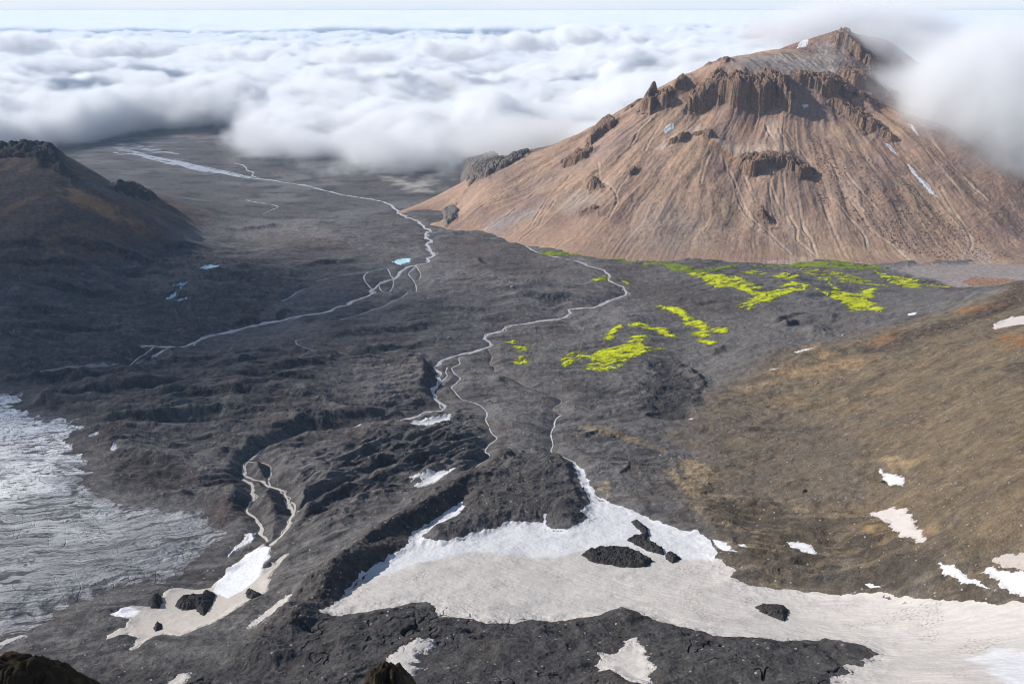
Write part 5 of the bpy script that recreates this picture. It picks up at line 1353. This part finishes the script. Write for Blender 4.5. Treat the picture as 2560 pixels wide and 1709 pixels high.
def bank_density(n, l, tc, m, s, noise, curve):
    sp = n.new('ShaderNodeSeparateXYZ'); l.new(tc.outputs['Object'], sp.inputs[0])
    x, y, z = sp.outputs
    yf = curve(x, -7000, 7000, 3000, 6000, FRONT)
    tp = curve(x, -7000, 7000, 0, 600, TOP)
    n1 = m('SUBTRACT', noise(tc.outputs['Object'], .0010, 3, .5, (1, 1, 1.3)), .5)
    n2 = m('SUBTRACT', noise(tc.outputs['Object'], .0038, 6, .62, (1, 1, 1.2), (3, 7, 1)), .5)
    bil = m('SUBTRACT', .22, m('ABSOLUTE', m('SUBTRACT', noise(tc.outputs['Object'], .0021, 4, .5, (1, 1, 1.4), (9, 2, 4)), .5)))
    e = m('ADD', m('SUBTRACT', y, yf), m('ADD', m('MULTIPLY', n1, 1300), m('MULTIPLY', n2, 900)))
    fe = s(-200, 500, e)
    h = m('ADD', m('SUBTRACT', tp, z), m('ADD', m('MULTIPLY', n1, 520), m('ADD', m('MULTIPLY', n2, 190), m('MULTIPLY', bil, -420))))
    ft = s(0, 70, h)
    # the lifted, ragged underside near the front
    g = m('ADD', m('ADD', z, 60), m('ADD', m('MULTIPLY', n2, 260), m('MULTIPLY', e, .08)))
    fb = s(-20, 120, g)
    return m('MULTIPLY', m('MULTIPLY', fe, ft), m('MULTIPLY', fb, m('ADD', .6, n2)))


mb = cloud_mat('cloud_bank_vapour', .024, bank_density, 0, (.985, .989, .995))
outline = [(a, b - 500) for a, b in FRONT if -7000 <= a <= 1600] + [(3500, 4600), (9000, 9000), (17000, 19800), (-17000, 19800), (-11000, 5500), (-7000, 3500)]
step(prism('cloud_bank', outline[1:], -84, 560, mb, {'kind': 'stuff', 'label': 'white cloud bank filling the valley mouth'}), 52)


def far_density(n, l, tc, m, s, noise, curve):
    sp = n.new('ShaderNodeSeparateXYZ'); l.new(tc.outputs['Object'], sp.inputs[0])
    z = m('SUBTRACT', sp.outputs[2], m('MULTIPLY', s(20000, 70000, sp.outputs[1]), 290))
    n1 = m('SUBTRACT', noise(tc.outputs['Object'], .0005, 5, .58, (.6, 1, 1)), .5)
    return s(0, 160, m('ADD', m('SUBTRACT', 380, z), m('MULTIPLY', n1, 500)))


mf_ = cloud_mat('cloud_sea_vapour', .03, far_density, 0, (.992, .995, 1))
step(prism('cloud_sea', [(-20000, 20900), (20000, 20900), (90000, 95000), (-90000, 95000)], -84, 690, mf_, {'kind': 'stuff', 'label': 'sea of cloud stretching to the horizon'}), 180)


def puff(name, loc, radii, dens, thr, nsc, props, rot=0, aniso=.05, soft=.5, amp=1.0, st=25):
    """one soft cloud: an ellipsoid of vapour with a noisy edge"""
    def dn(n, l, tc, m, s, noise, curve):
        ln_ = n.new('ShaderNodeVectorMath'); ln_.operation = 'LENGTH'; l.new(tc.outputs['Object'], ln_.inputs[0])
        gm = n.new('ShaderNodeNewGeometry')
        a = m('SUBTRACT', noise(gm.outputs['Position'], nsc, 6, .6), .5)
        return s(0, soft, m('ADD', m('SUBTRACT', thr, ln_.outputs['Value']), m('MULTIPLY', a, amp)))
    mt = cloud_mat(name + '_vapour', dens, dn, aniso, (.982, .985, .992))
    n_, k_ = 24, 14
    vs = [(math.sin(math.pi * j / k_) * math.cos(2 * math.pi * i / n_), math.sin(math.pi * j / k_) * math.sin(2 * math.pi * i / n_), math.cos(math.pi * j / k_)) for j in range(1, k_) for i in range(n_)] + [(0, 0, 1), (0, 0, -1)]
    fs = [(j * n_ + i, j * n_ + (i + 1) % n_, (j + 1) * n_ + (i + 1) % n_, (j + 1) * n_ + i)[::-1] for j in range(k_ - 2) for i in range(n_)]
    fs += [((k_ - 1) * n_, i, (i + 1) % n_) for i in range(n_)] + [((k_ - 1) * n_ + 1, (k_ - 2) * n_ + (i + 1) % n_, (k_ - 2) * n_ + i) for i in range(n_)]
    me = bpy.data.meshes.new(name); me.from_pydata(vs, [], fs); me.materials.append(mt)
    o = bpy.data.objects.new(name, me); COL.objects.link(o)
    o.location = loc; o.scale = radii; o.rotation_euler = (0, 0, rot)
    for a, b in props.items():
        o[a] = b
    return step(o, st)


st_ = {'kind': 'stuff'}
puff('fog', at_y(2350, 235, 2900), (580, 520, 330), .014, .92, .0030, dict(st_, label='fog spilling down the right flank of the mountain'), amp=1.25)
puff('fog', at_y(1960, 66, 3750), (760, 260, 180), .012, .80, .004, dict(st_, label='thin cap of fog over the summit'), amp=.7)
puff('fog', at_y(2420, 380, 2780), (420, 300, 190), .008, .85, .0045, dict(st_, label='ragged fog hanging lower on the right flank of the mountain'), amp=1.3)
puff('fog', at_y(2040, 100, 3360), (300, 190, 130), .0065, .85, .006, dict(st_, label='thin veil of fog beside the summit crag'), amp=1.3)
puff('fog', at_y(1180, 315, 3420), (460, 300, 150), .010, .75, .004, dict(st_, label='fog lapping the left skyline of the mountain'), amp=.8)
for u_, v_, y_, rx, ry, rz in [(1040, 112, 6600, 520, 420, 120), (1180, 92, 7200, 640, 420, 150), (1330, 84, 7600, 560, 420, 150), (1430, 120, 7000, 420, 360, 110), (820, 130, 6400, 620, 420, 120), (560, 120, 7000, 700, 420, 120), (250, 110, 7200, 800, 500, 130), (40, 100, 6400, 620, 420, 130)]:
    puff('cloud', at_y(u_, v_, y_), (rx, ry, rz), .018, .60, .0042, dict(st_, label='billowing cloud tops above the cloud bank'), soft=.3, amp=1.9, st=35)
puff('cloud', (-2650, 2100, 1250), (1000, 1200, 170), .0062, .85, .0016, dict(st_, label='cloud above the valley that keeps the left side in shade'), amp=.7, st=60)

# bluish air over the whole valley
hz = bpy.data.materials.new('haze_air'); hz.use_nodes = True
n, l = hz.node_tree.nodes, hz.node_tree.links
n.clear()
out = n.new('ShaderNodeOutputMaterial'); pv = n.new('ShaderNodeVolumePrincipled')
pv.inputs['Color'].default_value = (.46, .69, 1, 1); pv.inputs['Density'].default_value = 1.9e-5; pv.inputs['Anisotropy'].default_value = .1
l.new(pv.outputs[0], out.inputs['Volume'])
hz.cycles.homogeneous_volume = True
prism('haze', [(-16000, -3000), (16000, -3000), (21000, 20500), (-21000, 20500)], -90, 720, hz, {'kind': 'stuff', 'label': 'thin bluish haze over the valley'})

# ------------------------------------------------------------------ light
SUN = Vector((-.77, .18, .53)).normalized()
L = bpy.data.lights.new('sun', 'SUN'); L.energy = 5.0; L.angle = math.radians(.5); L.color = (1, .96, .90)
lo = bpy.data.objects.new('sun', L); COL.objects.link(lo)
lo.rotation_euler = SUN.to_track_quat('Z', 'Y').to_euler()
w = bpy.data.worlds.new('World'); SC.world = w; w.use_nodes = True
nt = w.node_tree; n, l = nt.nodes, nt.links
sky = n.new('ShaderNodeTexSky'); sky.sky_type = 'NISHITA'; sky.sun_disc = False
sky.sun_elevation = math.asin(SUN.z); sky.sun_rotation = math.atan2(SUN.x, SUN.y); sky.altitude = 700
tc = n.new('ShaderNodeTexCoord')
mp = n.new('ShaderNodeMapping'); mp.inputs['Scale'].default_value = (1, 1, 5); l.new(tc.outputs['Generated'], mp.inputs['Vector'])
nz = n.new('ShaderNodeTexNoise'); nz.inputs['Scale'].default_value = 3.2; nz.inputs['Detail'].default_value = 8; nz.inputs['Roughness'].default_value = .6
l.new(mp.outputs[0], nz.inputs['Vector'])
mr = n.new('ShaderNodeMapRange'); mr.inputs[1].default_value = .30; mr.inputs[2].default_value = .58; mr.inputs[4].default_value = .92
l.new(nz.outputs[0], mr.inputs[0])
sx = n.new('ShaderNodeSeparateXYZ'); l.new(tc.outputs['Generated'], sx.inputs[0])
lowb = n.new('ShaderNodeMapRange'); lowb.interpolation_type = 'SMOOTHSTEP'; lowb.inputs[1].default_value = .22; lowb.inputs[2].default_value = .05
l.new(sx.outputs[2], lowb.inputs[0])
ml = n.new('ShaderNodeMath'); ml.operation = 'MULTIPLY'; l.new(mr.outputs[0], ml.inputs[0]); l.new(lowb.outputs[0], ml.inputs[1])
bc = n.new('ShaderNodeMix'); bc.data_type = 'RGBA'; l.new(mr.outputs[0], bc.inputs[0])
bc.inputs[6].default_value = (6.2, 7.1, 8.0, 1); bc.inputs[7].default_value = (7.2, 7.6, 8.1, 1)
mx = n.new('ShaderNodeMix'); mx.data_type = 'RGBA'
l.new(lowb.outputs[0], mx.inputs[0]); l.new(sky.outputs[0], mx.inputs[6]); l.new(bc.outputs[2], mx.inputs[7])
l.new(mx.outputs[2], n['Background'].inputs[0]); n['Background'].inputs[1].default_value = .11

SC.view_settings.view_transform = 'Standard'
SC.view_settings.look = 'None'
SC.view_settings.exposure = .12
SC.view_settings.gamma = 1
cy = SC.cycles
cy.volume_bounces = 7
cy.filter_width = 1.05
cy.max_bounces = 10
cy.diffuse_bounces = 2
cy.transparent_max_bounces = 16
cy.use_denoising = True
cy.volume_step_rate = 1.0
cy.volume_max_steps = 700
print('done', time.time() - T0)
